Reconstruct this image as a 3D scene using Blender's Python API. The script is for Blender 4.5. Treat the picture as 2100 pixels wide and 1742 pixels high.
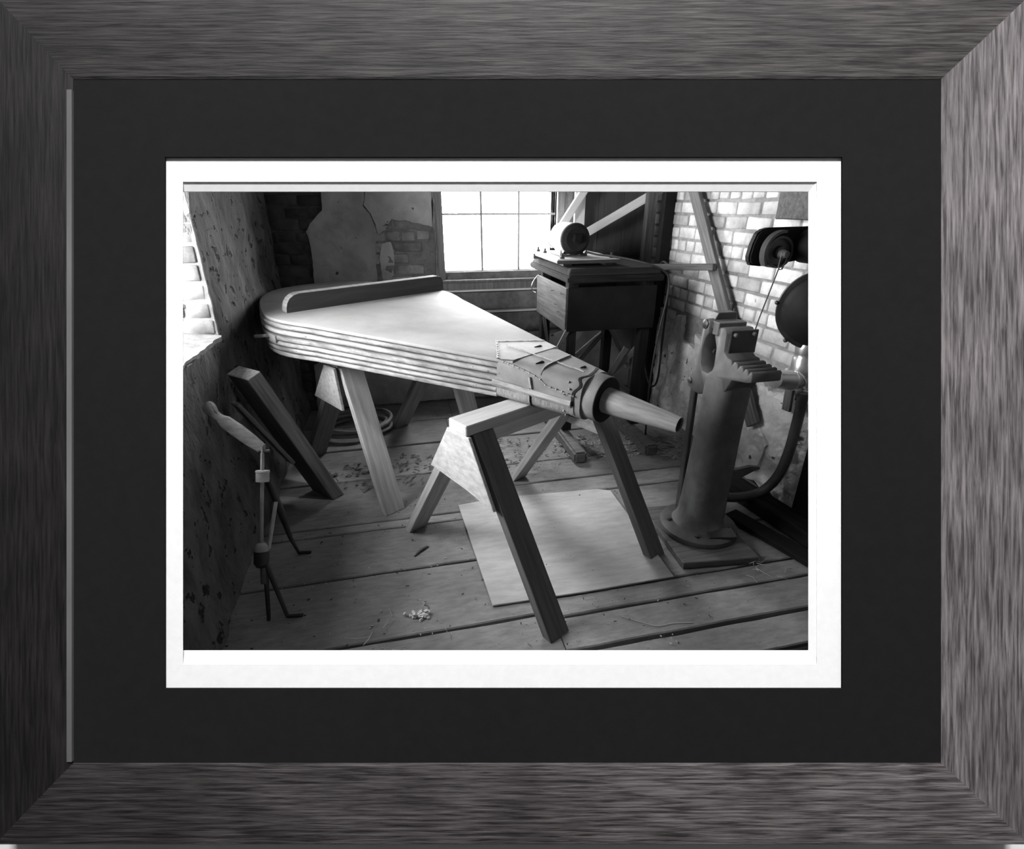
import bpy, bmesh, math, random
from mathutils import Vector, Matrix, noise

random.seed(7)
SC = bpy.context.scene
COL = SC.collection
for o in list(bpy.data.objects):
    bpy.data.objects.remove(o)

# ------------------------------------------------------------------ camera
PITCH, YAW, EYE = math.radians(23.85), math.radians(12.64), Vector((0, 0, 1.6))
FW = Vector((math.sin(YAW) * math.cos(PITCH), math.cos(YAW) * math.cos(PITCH), -math.sin(PITCH)))
RT = Vector((math.cos(YAW), -math.sin(YAW), 0))
UP = RT.cross(FW)
cam = bpy.data.cameras.new('camera')
cam.sensor_fit = 'HORIZONTAL'
cam.sensor_width = 36.0
cam.lens = 1020 / 2100 * 36
cam.clip_start = 0.05
camo = bpy.data.objects.new('camera', cam)
COL.objects.link(camo)
camo.matrix_world = Matrix(((RT.x, UP.x, -FW.x, EYE.x), (RT.y, UP.y, -FW.y, EYE.y), (RT.z, UP.z, -FW.z, EYE.z), (0, 0, 0, 1)))
SC.camera = camo

# ------------------------------------------------------------------ sky, lamps, exposure
SKY = 48.0
world = bpy.data.worlds.new('overcast_sky')
SC.world = world
world.use_nodes = True
world.node_tree.nodes['Background'].inputs[0].default_value = (1, 1, 1, 1)
world.node_tree.nodes['Background'].inputs[1].default_value = SKY


def portal(name, loc, rot, sx, sy):
    l = bpy.data.lights.new(name, 'AREA')
    l.shape = 'RECTANGLE'
    l.size, l.size_y = sx, sy
    l.cycles.is_portal = True
    o = bpy.data.objects.new(name, l)
    COL.objects.link(o)
    o.location = loc
    o.rotation_euler = rot


portal('daylight_portal_back', (0.85, 4.42, 1.65), (math.radians(-90), 0, 0), 1.0, 1.2)
portal('daylight_portal_left', (-1.40, 2.1, 1.7), (0, math.radians(-90), 0), 1.5, 1.2)

lamp = bpy.data.lights.new('added_frame_light', 'AREA')  # unseen lamp added to light the picture frame
lamp.shape = 'RECTANGLE'
lamp.size, lamp.size_y = 1.3, 0.6
lamp.energy = 750
lampo = bpy.data.objects.new('added_frame_light', lamp)
COL.objects.link(lampo)
lampo.location = (0.15, -0.25, 7.28)
FRAME_D = 0.85
FC = EYE + FW * FRAME_D

SC.view_settings.view_transform = 'Standard'
SC.view_settings.look = 'None'
SC.view_settings.gamma = 1.0
SC.view_settings.exposure = 0.0
SC.view_settings.use_curve_mapping = False
SC.cycles.use_denoising = True
SC.cycles.max_bounces = 5
SC.cycles.diffuse_bounces = 3
SC.cycles.glossy_bounces = 2
SC.cycles.adaptive_threshold = 0.05
SC.cycles.sample_clamp_indirect = 4.0

# ------------------------------------------------------------------ helpers
WM = {}


def M4(x, y, z, o):
    return Matrix(((x[0], y[0], z[0], o[0]), (x[1], y[1], z[1], o[1]), (x[2], y[2], z[2], o[2]), (0, 0, 0, 1)))


def tag(o, label=None, cat=None, group=None, kind=None):
    if label: o['label'] = label
    if cat: o['category'] = cat
    if group: o['group'] = group
    if kind: o['kind'] = kind
    return o


def place(o, W, parent):
    COL.objects.link(o)
    WM[o.name] = W
    if parent is not None:
        o.parent = parent
        o.matrix_basis = WM[parent.name].inverted() @ W
    else:
        o.matrix_basis = W
    return o


def root(name, loc, label, cat, group=None, W=None):
    o = bpy.data.objects.new(name, None)
    o.empty_display_size = 0.1
    place(o, W or Matrix.Translation(loc), None)
    return tag(o, label, cat, group)


def mesh(name, geo, mat, smooth=None, bevel=0, seg=1, recalc=True):
    vs, fs = geo
    me = bpy.data.meshes.new(name)
    me.from_pydata([tuple(v) for v in vs], [], fs)
    if bevel or recalc:
        bm = bmesh.new()
        bm.from_mesh(me)
        if recalc:
            bmesh.ops.recalc_face_normals(bm, faces=bm.faces)
        if bevel:
            es = [e for e in bm.edges if len(e.link_faces) == 2 and e.calc_face_angle(0) > 0.5]
            bmesh.ops.bevel(bm, geom=es, offset=bevel, segments=seg, affect='EDGES', clamp_overlap=True)
        bm.to_mesh(me)
        bm.free()
    if smooth:
        for p in me.polygons:
            p.use_smooth = True
        me.set_sharp_from_angle(angle=math.radians(smooth))
    if mat:
        me.materials.append(mat)
    return me


def obj(name, geo, mat, parent=None, W=None, world=True, smooth=None, bevel=0, seg=1, label=None, kind=None, recalc=True):
    """one mesh object; with world=True the verts are world coordinates"""
    if W is None:
        W = WM[parent.name] if parent is not None else Matrix()
    if world:
        inv = W.inverted()
        geo = ([inv @ Vector(v) for v in geo[0]], geo[1])
    o = bpy.data.objects.new(name, mesh(name, geo, mat, smooth, bevel, seg, recalc))
    place(o, W, parent)
    if label: o['label'] = label
    if kind: o['kind'] = kind
    return o


def box(x0, x1, y0, y1, z0, z1):
    v = [(x, y, z) for z in (z0, z1) for y in (y0, y1) for x in (x0, x1)]
    return v, [(0, 2, 3, 1), (4, 5, 7, 6), (0, 1, 5, 4), (2, 6, 7, 3), (0, 4, 6, 2), (1, 3, 7, 5)]


def join(*gs):
    V, F = [], []
    for v, f in gs:
        n = len(V)
        V += [Vector(q) for q in v]
        F += [tuple(i + n for i in q) for q in f]
    return V, F


def beam_W(p0, p1, side):
    p0, p1 = Vector(p0), Vector(p1)
    x = (p1 - p0).normalized()
    y = Vector(side)
    y = (y - x * y.dot(x)).normalized()
    return M4(x, y, x.cross(y), p0), (p1 - p0).length


def beam(name, p0, p1, w, h, side, mat, parent=None, bevel=0.003, cut0=None, cut1=None, label=None):
    """timber from p0 to p1: w across `side`, h across the other; local X runs along the grain.
    cut0 / cut1: world z at which the ends are cut level"""
    W, L = beam_W(p0, p1, side)
    v, f = box(0, L, -w / 2, w / 2, -h / 2, h / 2)
    v = [Vector(q) for q in v]
    d = (Vector(p1) - Vector(p0)).normalized()
    for i, q in enumerate(v):
        wq = W @ q
        c = cut0 if q.x < L / 2 else cut1
        if c is not None and abs(d.z) > 1e-3:
            v[i] = W.inverted() @ (wq + d * ((c - wq.z) / d.z))
    return obj(name, (v, f), mat, parent, W, world=False, bevel=bevel, label=label)


def prism(poly, a, b, fn):
    """polygon (2-D points) extruded between a and b; fn(p, t) -> world point"""
    n = len(poly)
    v = [fn(p, a) for p in poly] + [fn(p, b) for p in poly]
    f = [tuple(range(n - 1, -1, -1)), tuple(range(n, 2 * n))]
    f += [(i, (i + 1) % n, n + (i + 1) % n, n + i) for i in range(n)]
    return v, f


def loft(rings, cap=True, closed=True):
    n = len(rings[0])
    v = [q for r in rings for q in r]
    f = []
    for k in range(len(rings) - 1):
        for i in range(n if closed else n - 1):
            j = (i + 1) % n
            f.append((k * n + i, k * n + j, (k + 1) * n + j, (k + 1) * n + i))
    if cap:
        f.append(tuple(range(n - 1, -1, -1)))
        f.append(tuple((len(rings) - 1) * n + i for i in range(n)))
    return v, f


def tube(path, r, n=8, closed=False):
    path = [Vector(p) for p in path]
    m = len(path)
    rs = r if isinstance(r, (list, tuple)) else [r] * m
    rings, ref = [], None
    for i, p in enumerate(path):
        t = (path[min(i + 1, m - 1)] - path[max(i - 1, 0)]).normalized()
        if closed:
            t = (path[(i + 1) % m] - path[i - 1]).normalized()
        if ref is None:
            ref = t.orthogonal()
        ref = (ref - t * ref.dot(t)).normalized()
        b = t.cross(ref)
        rings.append([p + (ref * math.cos(2 * math.pi * k / n) + b * math.sin(2 * math.pi * k / n)) * rs[i] for k in range(n)])
    if closed:
        rings.append(rings[0])
    return loft(rings, cap=not closed)


def smooth_path(pts, sub=6):
    pts = [Vector(p) for p in pts]
    out = []
    for i in range(len(pts) - 1):
        p0, p1, p2, p3 = pts[max(i - 1, 0)], pts[i], pts[i + 1], pts[min(i + 2, len(pts) - 1)]
        for k in range(sub):
            t = k / sub
            out.append(0.5 * (2 * p1 + (p2 - p0) * t + (2 * p0 - 5 * p1 + 4 * p2 - p3) * t * t + (3 * p1 - p0 - 3 * p2 + p3) * t ** 3))
    out.append(pts[-1])
    return out


def lathe(prof, c, axis, n=32):
    """prof: list of (radius, distance along axis)"""
    c, ax = Vector(c), Vector(axis).normalized()
    e = ax.orthogonal().normalized()
    g = ax.cross(e)
    rings = [[c + ax * h + (e * math.cos(2 * math.pi * k / n) + g * math.sin(2 * math.pi * k / n)) * max(r, 1e-4) for k in range(n)] for r, h in prof]
    return loft(rings)


# ------------------------------------------------------------------ materials
def nodes(name, rough=0.8, spec=0.3, metal=0.0):
    m = bpy.data.materials.new(name)
    m.use_nodes = True
    nt = m.node_tree
    b = nt.nodes['Principled BSDF']
    b.inputs['Roughness'].default_value = rough
    b.inputs['Specular IOR Level'].default_value = spec
    b.inputs['Metallic'].default_value = metal
    return m, nt, b


def N(nt, t, **kw):
    n = nt.nodes.new(t)
    for k, v in kw.items():
        setattr(n, k, v)
    return n


def col(g):
    return (g, g, g, 1) if isinstance(g, (int, float)) else (*g, 1)


def surface(name, lo, hi, scale=(8, 8, 8), rough=0.8, spec=0.3, metal=0.0, bump=0.3, blotch=0.35, blotch_scale=1.7,
            detail=5, ramp=(0.35, 0.65), rand=0.25, pits=None, bump_scale=None, dist=0.01, coords='Object'):
    """noise between two tones, slow blotches, per-object tone, optional dark pits / worn spots, relief"""
    m, nt, b = nodes(name, rough, spec, metal)
    L = nt.links.new
    tc = N(nt, 'ShaderNodeTexCoord')
    oi = N(nt, 'ShaderNodeObjectInfo')
    add = N(nt, 'ShaderNodeVectorMath', operation='ADD')
    rv = N(nt, 'ShaderNodeVectorMath', operation='SCALE')
    rv.inputs[0].default_value = (17.3, 9.1, 5.7)
    L(oi.outputs['Random'], rv.inputs['Scale'])
    L(tc.outputs[coords], add.inputs[0]); L(rv.outputs[0], add.inputs[1])
    mp = N(nt, 'ShaderNodeMapping')
    mp.inputs['Scale'].default_value = scale
    L(add.outputs[0], mp.inputs['Vector'])
    n1 = N(nt, 'ShaderNodeTexNoise')
    n1.inputs['Scale'].default_value = 1.0
    n1.inputs['Detail'].default_value = detail
    n1.inputs['Roughness'].default_value = 0.62
    n1.inputs['Distortion'].default_value = 0.25
    L(mp.outputs[0], n1.inputs['Vector'])
    r1 = N(nt, 'ShaderNodeValToRGB')
    r1.color_ramp.elements[0].position = ramp[0]; r1.color_ramp.elements[0].color = col(lo)
    r1.color_ramp.elements[1].position = ramp[1]; r1.color_ramp.elements[1].color = col(hi)
    L(n1.outputs['Fac'], r1.inputs['Fac'])
    n2 = N(nt, 'ShaderNodeTexNoise')
    n2.inputs['Scale'].default_value = blotch_scale
    n2.inputs['Detail'].default_value = 2
    L(add.outputs[0], n2.inputs['Vector'])
    r2 = N(nt, 'ShaderNodeMapRange')
    r2.inputs['From Min'].default_value = 0.3; r2.inputs['From Max'].default_value = 0.7
    r2.inputs['To Min'].default_value = 1 - blotch; r2.inputs['To Max'].default_value = 1 + blotch
    L(n2.outputs['Fac'], r2.inputs['Value'])
    rr = N(nt, 'ShaderNodeMapRange')
    rr.inputs['To Min'].default_value = 1 - rand; rr.inputs['To Max'].default_value = 1 + rand
    L(oi.outputs['Random'], rr.inputs['Value'])
    mul = N(nt, 'ShaderNodeMath', operation='MULTIPLY')
    L(r2.outputs[0], mul.inputs[0]); L(rr.outputs[0], mul.inputs[1])
    mx = N(nt, 'ShaderNodeVectorMath', operation='SCALE')
    L(r1.outputs[0], mx.inputs[0]); L(mul.outputs[0], mx.inputs['Scale'])
    out = mx.outputs[0]
    hgt = n1.outputs['Fac']
    if pits:
        ps, thr, tone = pits
        n3 = N(nt, 'ShaderNodeTexNoise')
        n3.inputs['Scale'].default_value = ps
        n3.inputs['Detail'].default_value = 3
        n3.inputs['Roughness'].default_value = 0.7
        L(add.outputs[0], n3.inputs['Vector'])
        r3 = N(nt, 'ShaderNodeMapRange')
        r3.inputs['From Min'].default_value = thr; r3.inputs['From Max'].default_value = thr + 0.04
        L(n3.outputs['Fac'], r3.inputs['Value'])
        mix = N(nt, 'ShaderNodeMix', data_type='RGBA')
        L(r3.outputs[0], mix.inputs['Factor'])
        L(out, mix.inputs['A'])
        mix.inputs['B'].default_value = col(tone)
        out = mix.outputs['Result']
        sub = N(nt, 'ShaderNodeMath', operation='SUBTRACT')
        L(hgt, sub.inputs[0]); L(r3.outputs[0], sub.inputs[1])
        hgt = sub.outputs[0]
    L(out, b.inputs['Base Color'])
    if bump:
        bp = N(nt, 'ShaderNodeBump')
        bp.inputs['Strength'].default_value = bump
        bp.inputs['Distance'].default_value = dist
        L(hgt, bp.inputs['Height'])
        L(bp.outputs[0], b.inputs['Normal'])
    return m


def wood(name, lo, hi, axis=0, g=1.0, **kw):
    s = [55 * g, 55 * g, 55 * g]
    s[axis] = 3.0 * g
    kw.setdefault('bump', 0.35); kw.setdefault('dist', 0.004); kw.setdefault('rough', 0.75)
    return surface(name, lo, hi, scale=s, **kw)


M_FLOOR = surface('floor_wood', 0.15, 0.255, scale=(13, 42, 42), blotch=0.22, blotch_scale=3.1, rand=0.12, pits=(44, 0.685, 0.05), rough=0.88, detail=7, ramp=(0.28, 0.74), bump=0.4, dist=0.004)
M_UNDER = surface('dark_subfloor', 0.012, 0.03)
M_PLY = surface('plywood_sheet', 0.29, 0.40, scale=(9, 34, 34), blotch=0.14, blotch_scale=3, pits=(40, 0.72, 0.1), detail=7, ramp=(0.28, 0.74), bump=0.3, dist=0.003)
M_PINE = wood('pale_pine', 0.26, 0.40, blotch=0.15, rand=0.12)
M_PINE2 = wood('greyed_pine', 0.15, 0.25, blotch=0.2, rand=0.15)
M_GUSSET = wood('plywood_gusset', 0.30, 0.45, axis=1, g=0.9, blotch=0.15)
M_DARKW = wood('dark_old_wood', 0.035, 0.085, blotch=0.3)
M_MIDW = wood('weathered_wood', 0.08, 0.16, blotch=0.3, pits=(30, 0.72, 0.05))
M_PALEW = wood('whitewash_and_ledge_light', 0.80, 0.90, blotch=0.12, rand=0.08)  # whitewashed boards, and the painted light on the ledges
M_BATTEN = wood('batten_wood', 0.09, 0.14, axis=1, blotch=0.2)
M_TOPB = surface('dusty_board', 0.25, 0.31, scale=(5, 5, 5), blotch=0.08, pits=(30, 0.735, 0.2), bump=0.1, dist=0.003, rough=0.8)
M_RIB = wood('worn_rib_wood', 0.105, 0.34, axis=0, g=0.55, blotch=0.25, ramp=(0.3, 0.72), rand=0.12, pits=(24, 0.68, 0.12))
M_LEATHER = surface('old_leather', 0.17, 0.25, scale=(9, 9, 9), blotch=0.18, pits=(22, 0.72, 0.08), bump=0.5, dist=0.004, rough=0.7)
M_LEATHER2 = surface('wrinkled_leather', 0.20, 0.34, scale=(90, 30, 30), blotch=0.2, bump=0.7, dist=0.004, rough=0.65)
M_CORE = surface('folded_leather_gap', 0.03, 0.07)
M_IRON = surface('black_iron', 0.02, 0.04, scale=(14, 14, 14), rough=0.45, spec=0.5, metal=0.0, blotch=0.3, bump=0.2, dist=0.003)
M_IRONG = surface('dusty_grey_iron', 0.052, 0.088, scale=(11, 11, 11), rough=0.6, spec=0.4, blotch=0.25, bump=0.25, dist=0.003)
M_BLACK = surface('flat_black_paint', 0.008, 0.016, rough=0.7, spec=0.15, bump=0.1)
M_HOLLOW = surface('hollow_shade', 0.008, 0.014, rough=0.9, bump=0)  # near black stands in for shade inside tears and bore
M_ENAMEL = surface('pale_motor_enamel', 0.5, 0.6, scale=(5, 5, 5), rough=0.4, spec=0.5, bump=0.05, blotch=0.08)
M_ZINC = surface('galvanised_sheet', 0.45, 0.62, scale=(6, 6, 6), rough=0.32, spec=0.5, metal=0.85, bump=0.05, blotch=0.1)
M_NAIL = surface('nail_steel', 0.25, 0.4, rough=0.4, metal=0.6, bump=0)
M_CABLE = surface('rubber_cable', 0.03, 0.055, rough=0.55, bump=0)
M_CABLE2 = surface('grey_cable', 0.13, 0.2, rough=0.55, bump=0)
M_PLAST = surface('old_plaster', 0.34, 0.46, scale=(7, 7, 7), blotch=0.25, pits=(13, 0.68, 0.07), bump=0.6, dist=0.012, rand=0.1)
M_PLASTR = surface('rubble_plaster', 0.46, 0.66, scale=(10, 10, 10), blotch=0.25, pits=(15, 0.665, 0.06), bump=0.9, dist=0.02, rand=0.1)
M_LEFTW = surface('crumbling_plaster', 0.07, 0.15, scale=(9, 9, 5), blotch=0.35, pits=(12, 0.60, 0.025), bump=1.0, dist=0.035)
M_MORTAR = surface('mortar', 0.15, 0.24, scale=(20, 20, 20), blotch=0.3, bump=0.6)
M_MORTARW = surface('limewashed_mortar', 0.16, 0.27, scale=(20, 20, 20), blotch=0.3, bump=0.6)
M_MORTARL = surface('limewashed_plaster', 0.18, 0.28, scale=(20, 20, 20), blotch=0.2, bump=0.6)
M_BRICK = surface('old_brick', 0.19, 0.32, scale=(16, 16, 16), blotch=0.2, bump=0.5, rand=0.35, pits=(20, 0.70, 0.05))
M_BRICKW = surface('limewashed_brick', 0.40, 0.60, scale=(12, 12, 12), blotch=0.25, bump=0.5, rand=0.22, pits=(14, 0.69, 0.22))
M_BRICKL = surface('window_reveal_brick', 0.15, 0.25, scale=(12, 12, 12), blotch=0.2, bump=0.5, rand=0.2, pits=(12, 0.66, 0.3))
M_JAMB = wood('window_frame_wood', 0.15, 0.24, axis=2, blotch=0.2)
M_MUNTIN = wood('muntin_wood', 0.3, 0.4, axis=2)
M_WHITEP = surface('white_paint', 0.7, 0.8, bump=0.05, blotch=0.05)
M_DARKB = surface('dark_brick', 0.05, 0.09, scale=(16, 16, 16), blotch=0.2, bump=0.5, rand=0.3)  # darker brick tone for the left end of the back wall
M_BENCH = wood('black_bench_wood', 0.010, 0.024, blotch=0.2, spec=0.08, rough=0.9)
M_PANEL = wood('dark_panel_wood', 0.07, 0.105, axis=2, g=0.5, blotch=0.25, rand=0.05)
M_BATFACE = wood('dark_batten_face', 0.045, 0.065, axis=1, blotch=0.15)  # darker tone for the nozzle-side face of the batten
M_ROD = surface('bare_steel_rod', 0.30, 0.40, scale=(20, 20, 20), rough=0.5, spec=0.5, bump=0.1)
M_BEAM = wood('lit_pine', 0.42, 0.58, blotch=0.12, rand=0.05)  # light on the beam put into a paler pine
M_LEGF = wood('shaded_pine', 0.085, 0.14, blotch=0.2, rand=0.1)  # shade on the camera-side legs put into a darker pine
M_GREYP = surface('grey_paint', 0.03, 0.045, bump=0.1, blotch=0.1)
M_STRAW = surface('straw', 0.22, 0.38, bump=0)

m, nt, b = nodes('window_glass', 0.05)
tr = N(nt, 'ShaderNodeBsdfTransparent')
tr.inputs[0].default_value = (0.97, 0.97, 0.97, 1)
gl = N(nt, 'ShaderNodeBsdfGlossy')
gl.inputs['Roughness'].default_value = 0.05
mxs = N(nt, 'ShaderNodeMixShader')
mxs.inputs[0].default_value = 0.05
nt.links.new(tr.outputs[0], mxs.inputs[1]); nt.links.new(gl.outputs[0], mxs.inputs[2])
nt.links.new(mxs.outputs[0], nt.nodes['Material Output'].inputs[0])
M_GLASS = m


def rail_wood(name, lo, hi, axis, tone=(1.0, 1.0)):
    """dark streaky woodgrain; tone: painted light, dimmer at the left end, brighter at the right"""
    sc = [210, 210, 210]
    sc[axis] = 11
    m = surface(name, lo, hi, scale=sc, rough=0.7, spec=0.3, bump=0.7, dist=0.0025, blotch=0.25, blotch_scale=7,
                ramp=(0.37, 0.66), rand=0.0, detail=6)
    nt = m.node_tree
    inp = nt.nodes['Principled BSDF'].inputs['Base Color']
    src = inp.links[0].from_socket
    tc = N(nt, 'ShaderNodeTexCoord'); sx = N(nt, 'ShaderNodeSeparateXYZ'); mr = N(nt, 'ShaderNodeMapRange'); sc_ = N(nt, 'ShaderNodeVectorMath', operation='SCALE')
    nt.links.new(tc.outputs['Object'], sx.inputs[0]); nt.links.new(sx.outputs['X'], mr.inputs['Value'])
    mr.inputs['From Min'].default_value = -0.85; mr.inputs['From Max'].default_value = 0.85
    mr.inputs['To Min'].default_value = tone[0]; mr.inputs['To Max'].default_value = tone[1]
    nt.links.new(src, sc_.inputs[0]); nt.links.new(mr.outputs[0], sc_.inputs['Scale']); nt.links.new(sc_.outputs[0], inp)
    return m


# ------------------------------------------------------------------ setting: walls, floor, ceilings
XL, XR, YB, YF, CEIL, TOP = -0.865, 2.10, 4.18, -1.5, 2.75, 7.4


def structure(name, geo, mat, label=None, **kw):
    o = obj(name, geo, mat, **kw)
    o['kind'] = 'structure'
    if label: o['label'] = label
    return o


# floor: dark subfloor with loose wide planks
floor = structure('floor', box(XL - 0.5, XR + 0.3, YF, YB + 0.3, -0.12, -0.045), M_UNDER, 'wide worn plank floor with open seams')
rows_l = [-1.5, -1.1, -0.7, -0.3, 0.1, 0.45, 0.8, 1.15, 1.55, 1.962, 2.322, 2.40, 2.89, 3.345, 3.77, 4.2]
rows_r = [-1.5, -1.1, -0.7, -0.3, 0.1, 0.45, 0.8, 1.0, 1.168, 1.338, 1.515, 1.635, 1.962, 2.455, 2.62, 2.89, 3.345, 3.77, 4.2]
for rows, xa, xb in ((rows_l, XL - 0.1, None), (rows_r, None, XR + 0.1)):
    for i in range(len(rows) - 1):
        y0, y1 = rows[i], rows[i + 1]
        xs = 0.32 + 0.03 * math.sin(y0 * 37) if not 1.1 < y0 < 1.6 else 0.52
        x0, x1 = (xa, xs - 0.002) if xa is not None else (xs + 0.002, xb)
        gap = 0.016 if rows[i + 1] in (3.345, 2.455, 1.338) else 0.007
        gap0 = 0.005
        dz = 0.003 * math.sin(y0 * 91 + x0)
        yc = (y0 + gap0 + y1 - gap) / 2
        W = M4((1, 0, 0), (0, 1, 0), (0, 0, 1), (x0, yc, -0.02))
        hw = (y1 - gap - y0 - gap0) / 2
        n = 14
        rings = []
        for k in range(n + 1):
            t = k / n
            e0 = 0.004 * noise.noise(Vector((t * 5 * (x1 - x0), y0 * 3.1, 1.3)))
            e1 = 0.005 * noise.noise(Vector((t * 5 * (x1 - x0), y1 * 3.1, 7.3)))
            x = t * (x1 - x0)
            zt = 0.02 + dz * 0.5
            rings.append([(x, -hw + e0, -0.02), (x, hw + e1, -0.02), (x, hw + e1, zt - 0.005), (x, hw + e1 - 0.005, zt), (x, -hw + e0 + 0.005, zt), (x, -hw + e0, zt - 0.005)])
        obj('floor_plank', loft(rings), M_FLOOR if y1 > 1.2 else M_BENCH, floor, W, world=False)  # unseen near planks made dark to absorb bounced lamp light

# brick meshes shared by all walls (unit bricks: 1 x 1 x 1, n axis = +Z)
BRICKS = []
for k in range(6):
    v, f = box(-0.5, 0.5, -0.5, 0.5, -0.5, 0.5)
    rnd = random.Random(k)
    v = [Vector((q[0] * (1 + rnd.uniform(-0.03, 0.02)), q[1] * (1 + rnd.uniform(-0.09, 0.04)), q[2] * (1 + rnd.uniform(-0.08, 0.0)))) for q in v]
    BRICKS.append((v, f))


def brick_mesh(k, mat, L, H, D, cache={}):
    key = (k, mat.name, round(L, 3), H, D)
    if key not in cache:
        v, f = BRICKS[k]
        v = [Vector((q.x * L, q.y * H, q.z * D)) for q in v]
        cache[key] = mesh('brick', (v, f), mat, bevel=0.006, seg=1, smooth=60)
    return cache[key]


def lay_bricks(parent, org, ud, vd, nd, u0, u1, v0, v1, mat, keep=None, L=0.212, H=0.070, D=0.06, mort=0.013, proud=0.009, seed=1, header=None):
    org, ud, vd, nd = Vector(org), Vector(ud), Vector(vd), Vector(nd)
    rnd = random.Random(seed)
    row, v = 0, v0
    while v + H < v1 + 1e-6:
        hd = header and row % header == 0
        l = (L - mort) / 2 if hd else L
        u = u0 - (0.5 * l if row % 2 else 0.0) - rnd.uniform(0, 0.02)
        while u < u1:
            a, bb = max(u, u0), min(u + l, u1)
            if bb - a > 0.03:
                uc, vc = (a + bb) / 2, v + H / 2
                if keep is None or keep(uc, vc, bb - a, H):
                    lw = round((bb - a) / 0.02) * 0.02 if bb - a < l - 0.01 else l
                    me = brick_mesh(rnd.randrange(6), mat, lw, H, D)
                    o = bpy.data.objects.new('brick', me)
                    c = org + ud * uc + vd * (vc + rnd.uniform(-0.003, 0.003)) + nd * (proud - D / 2 + rnd.uniform(-0.005, 0.004))
                    W = M4(ud, vd, nd, c) @ Matrix.Rotation(rnd.uniform(-0.02, 0.02), 4, 'Z') @ Matrix.Rotation(rnd.uniform(-0.03, 0.03), 4, 'X')
                    place(o, W, parent)
            u += l + mort
        v += H + mort
        row += 1


def patch(parent, org, ud, vd, nd, outline, th, mat, seed=0, jit=0.012, step=0.03, name='plaster_patch', relief=0.005, grid=0.04):
    """a slab of plaster with a broken outline, its face slightly uneven"""
    org, ud, vd, nd = Vector(org), Vector(ud), Vector(vd), Vector(nd)
    pts = []
    n = len(outline)
    for i in range(n):
        a, bq = Vector(outline[i]), Vector(outline[(i + 1) % n])
        k = max(1, int((bq - a).length / step))
        for j in range(k):
            p = a.lerp(bq, j / k)
            d = noise.noise_vector(Vector((p.x * 14, p.y * 14, seed * 3.1))) * jit + noise.noise_vector(Vector((p.x * 45, p.y * 45, seed))) * jit * 0.5
            pts.append((p.x + d.x, p.y + d.y))
    bm = bmesh.new()
    vs = [bm.verts.new((p[0], p[1], th)) for p in pts]
    low = [bm.verts.new((p[0], p[1], -0.01)) for p in pts]
    m_ = len(pts)
    bm.faces.new(vs)
    for i in range(m_):
        bm.faces.new((vs[i], low[i], low[(i + 1) % m_], vs[(i + 1) % m_]))
    if relief:
        xs, ys = [p[0] for p in pts], [p[1] for p in pts]
        for lo_, hi_, ax_n in ((min(xs), max(xs), (1, 0, 0)), (min(ys), max(ys), (0, 1, 0))):
            t = lo_ + grid
            while t < hi_:
                bmesh.ops.bisect_plane(bm, geom=bm.verts[:] + bm.edges[:] + bm.faces[:], plane_co=Vector(ax_n) * t, plane_no=ax_n)
                t += grid
        for v in bm.verts:
            if v.co.z > th * 0.5:
                q = Vector((v.co.x, v.co.y, seed))
                edge = 0.3 if v.is_boundary or any(abs(f.normal.z) < 0.5 for f in v.link_faces) else 1.0
                v.co.z += relief * edge * (noise.noise(q * 4.5) + 0.7 * noise.noise(q * 11) + 0.5 * noise.noise(q * 27))
    bmesh.ops.triangulate(bm, faces=[f for f in bm.faces if len(f.verts) > 4])
    bmesh.ops.recalc_face_normals(bm, faces=bm.faces)
    me = bpy.data.meshes.new(name)
    bm.to_mesh(me)
    bm.free()
    me.materials.append(mat)
    o = bpy.data.objects.new(name, me)
    place(o, M4(ud, vd, nd, org), parent)
    return o


# back wall with the window opening (X 0.385..1.305, Z 1.10..2.25)
WX0, WX1, WZ0, WZ1 = 0.385, 1.305, 1.10, 2.25
wb = structure('wall_back', join(box(XL - 0.5, WX0, YB, YB + 0.24, -0.1, TOP), box(WX1, XR + 0.3, YB, YB + 0.24, -0.1, TOP),
                                 box(WX0, WX1, YB, YB + 0.24, -0.1, WZ0), box(WX0, WX1, YB, YB + 0.24, WZ1, TOP)), M_MORTAR,
               'brick back wall with patches of cracked plaster', recalc=False)
BO, BU, BV, BN = (0, YB, 0), (1, 0, 0), (0, 0, 1), (0, -1, 0)


def keep_back(u, v, w, h):
    if WX0 - 0.06 < u + w / 2 and u - w / 2 < WX1 + 0.06 and v > 0.94:
        return False
    if u > 1.25:
        return False
    if v < 0.52 and u > -0.3:
        return False
    if -0.47 < u - w / 2 and u + w / 2 < -0.16 and v > 0.8:
        return False
    return True


patch(wb, BO, BU, BV, BN, [(XL, 0.0), (-0.445, 0.0), (-0.445, 1.95), (XL, 1.95)], 0.002, M_DARKB, 20, jit=0.004, name='dark_mortar', relief=0)
lay_bricks(wb, BO, BU, BV, BN, XL, -0.44, 0.10, 1.86, M_DARKB, keep_back, seed=3, header=5)
lay_bricks(wb, BO, BU, BV, BN, -0.43, 1.4, 0.10, 1.86, M_BRICK, keep_back, seed=4, header=5)
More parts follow.
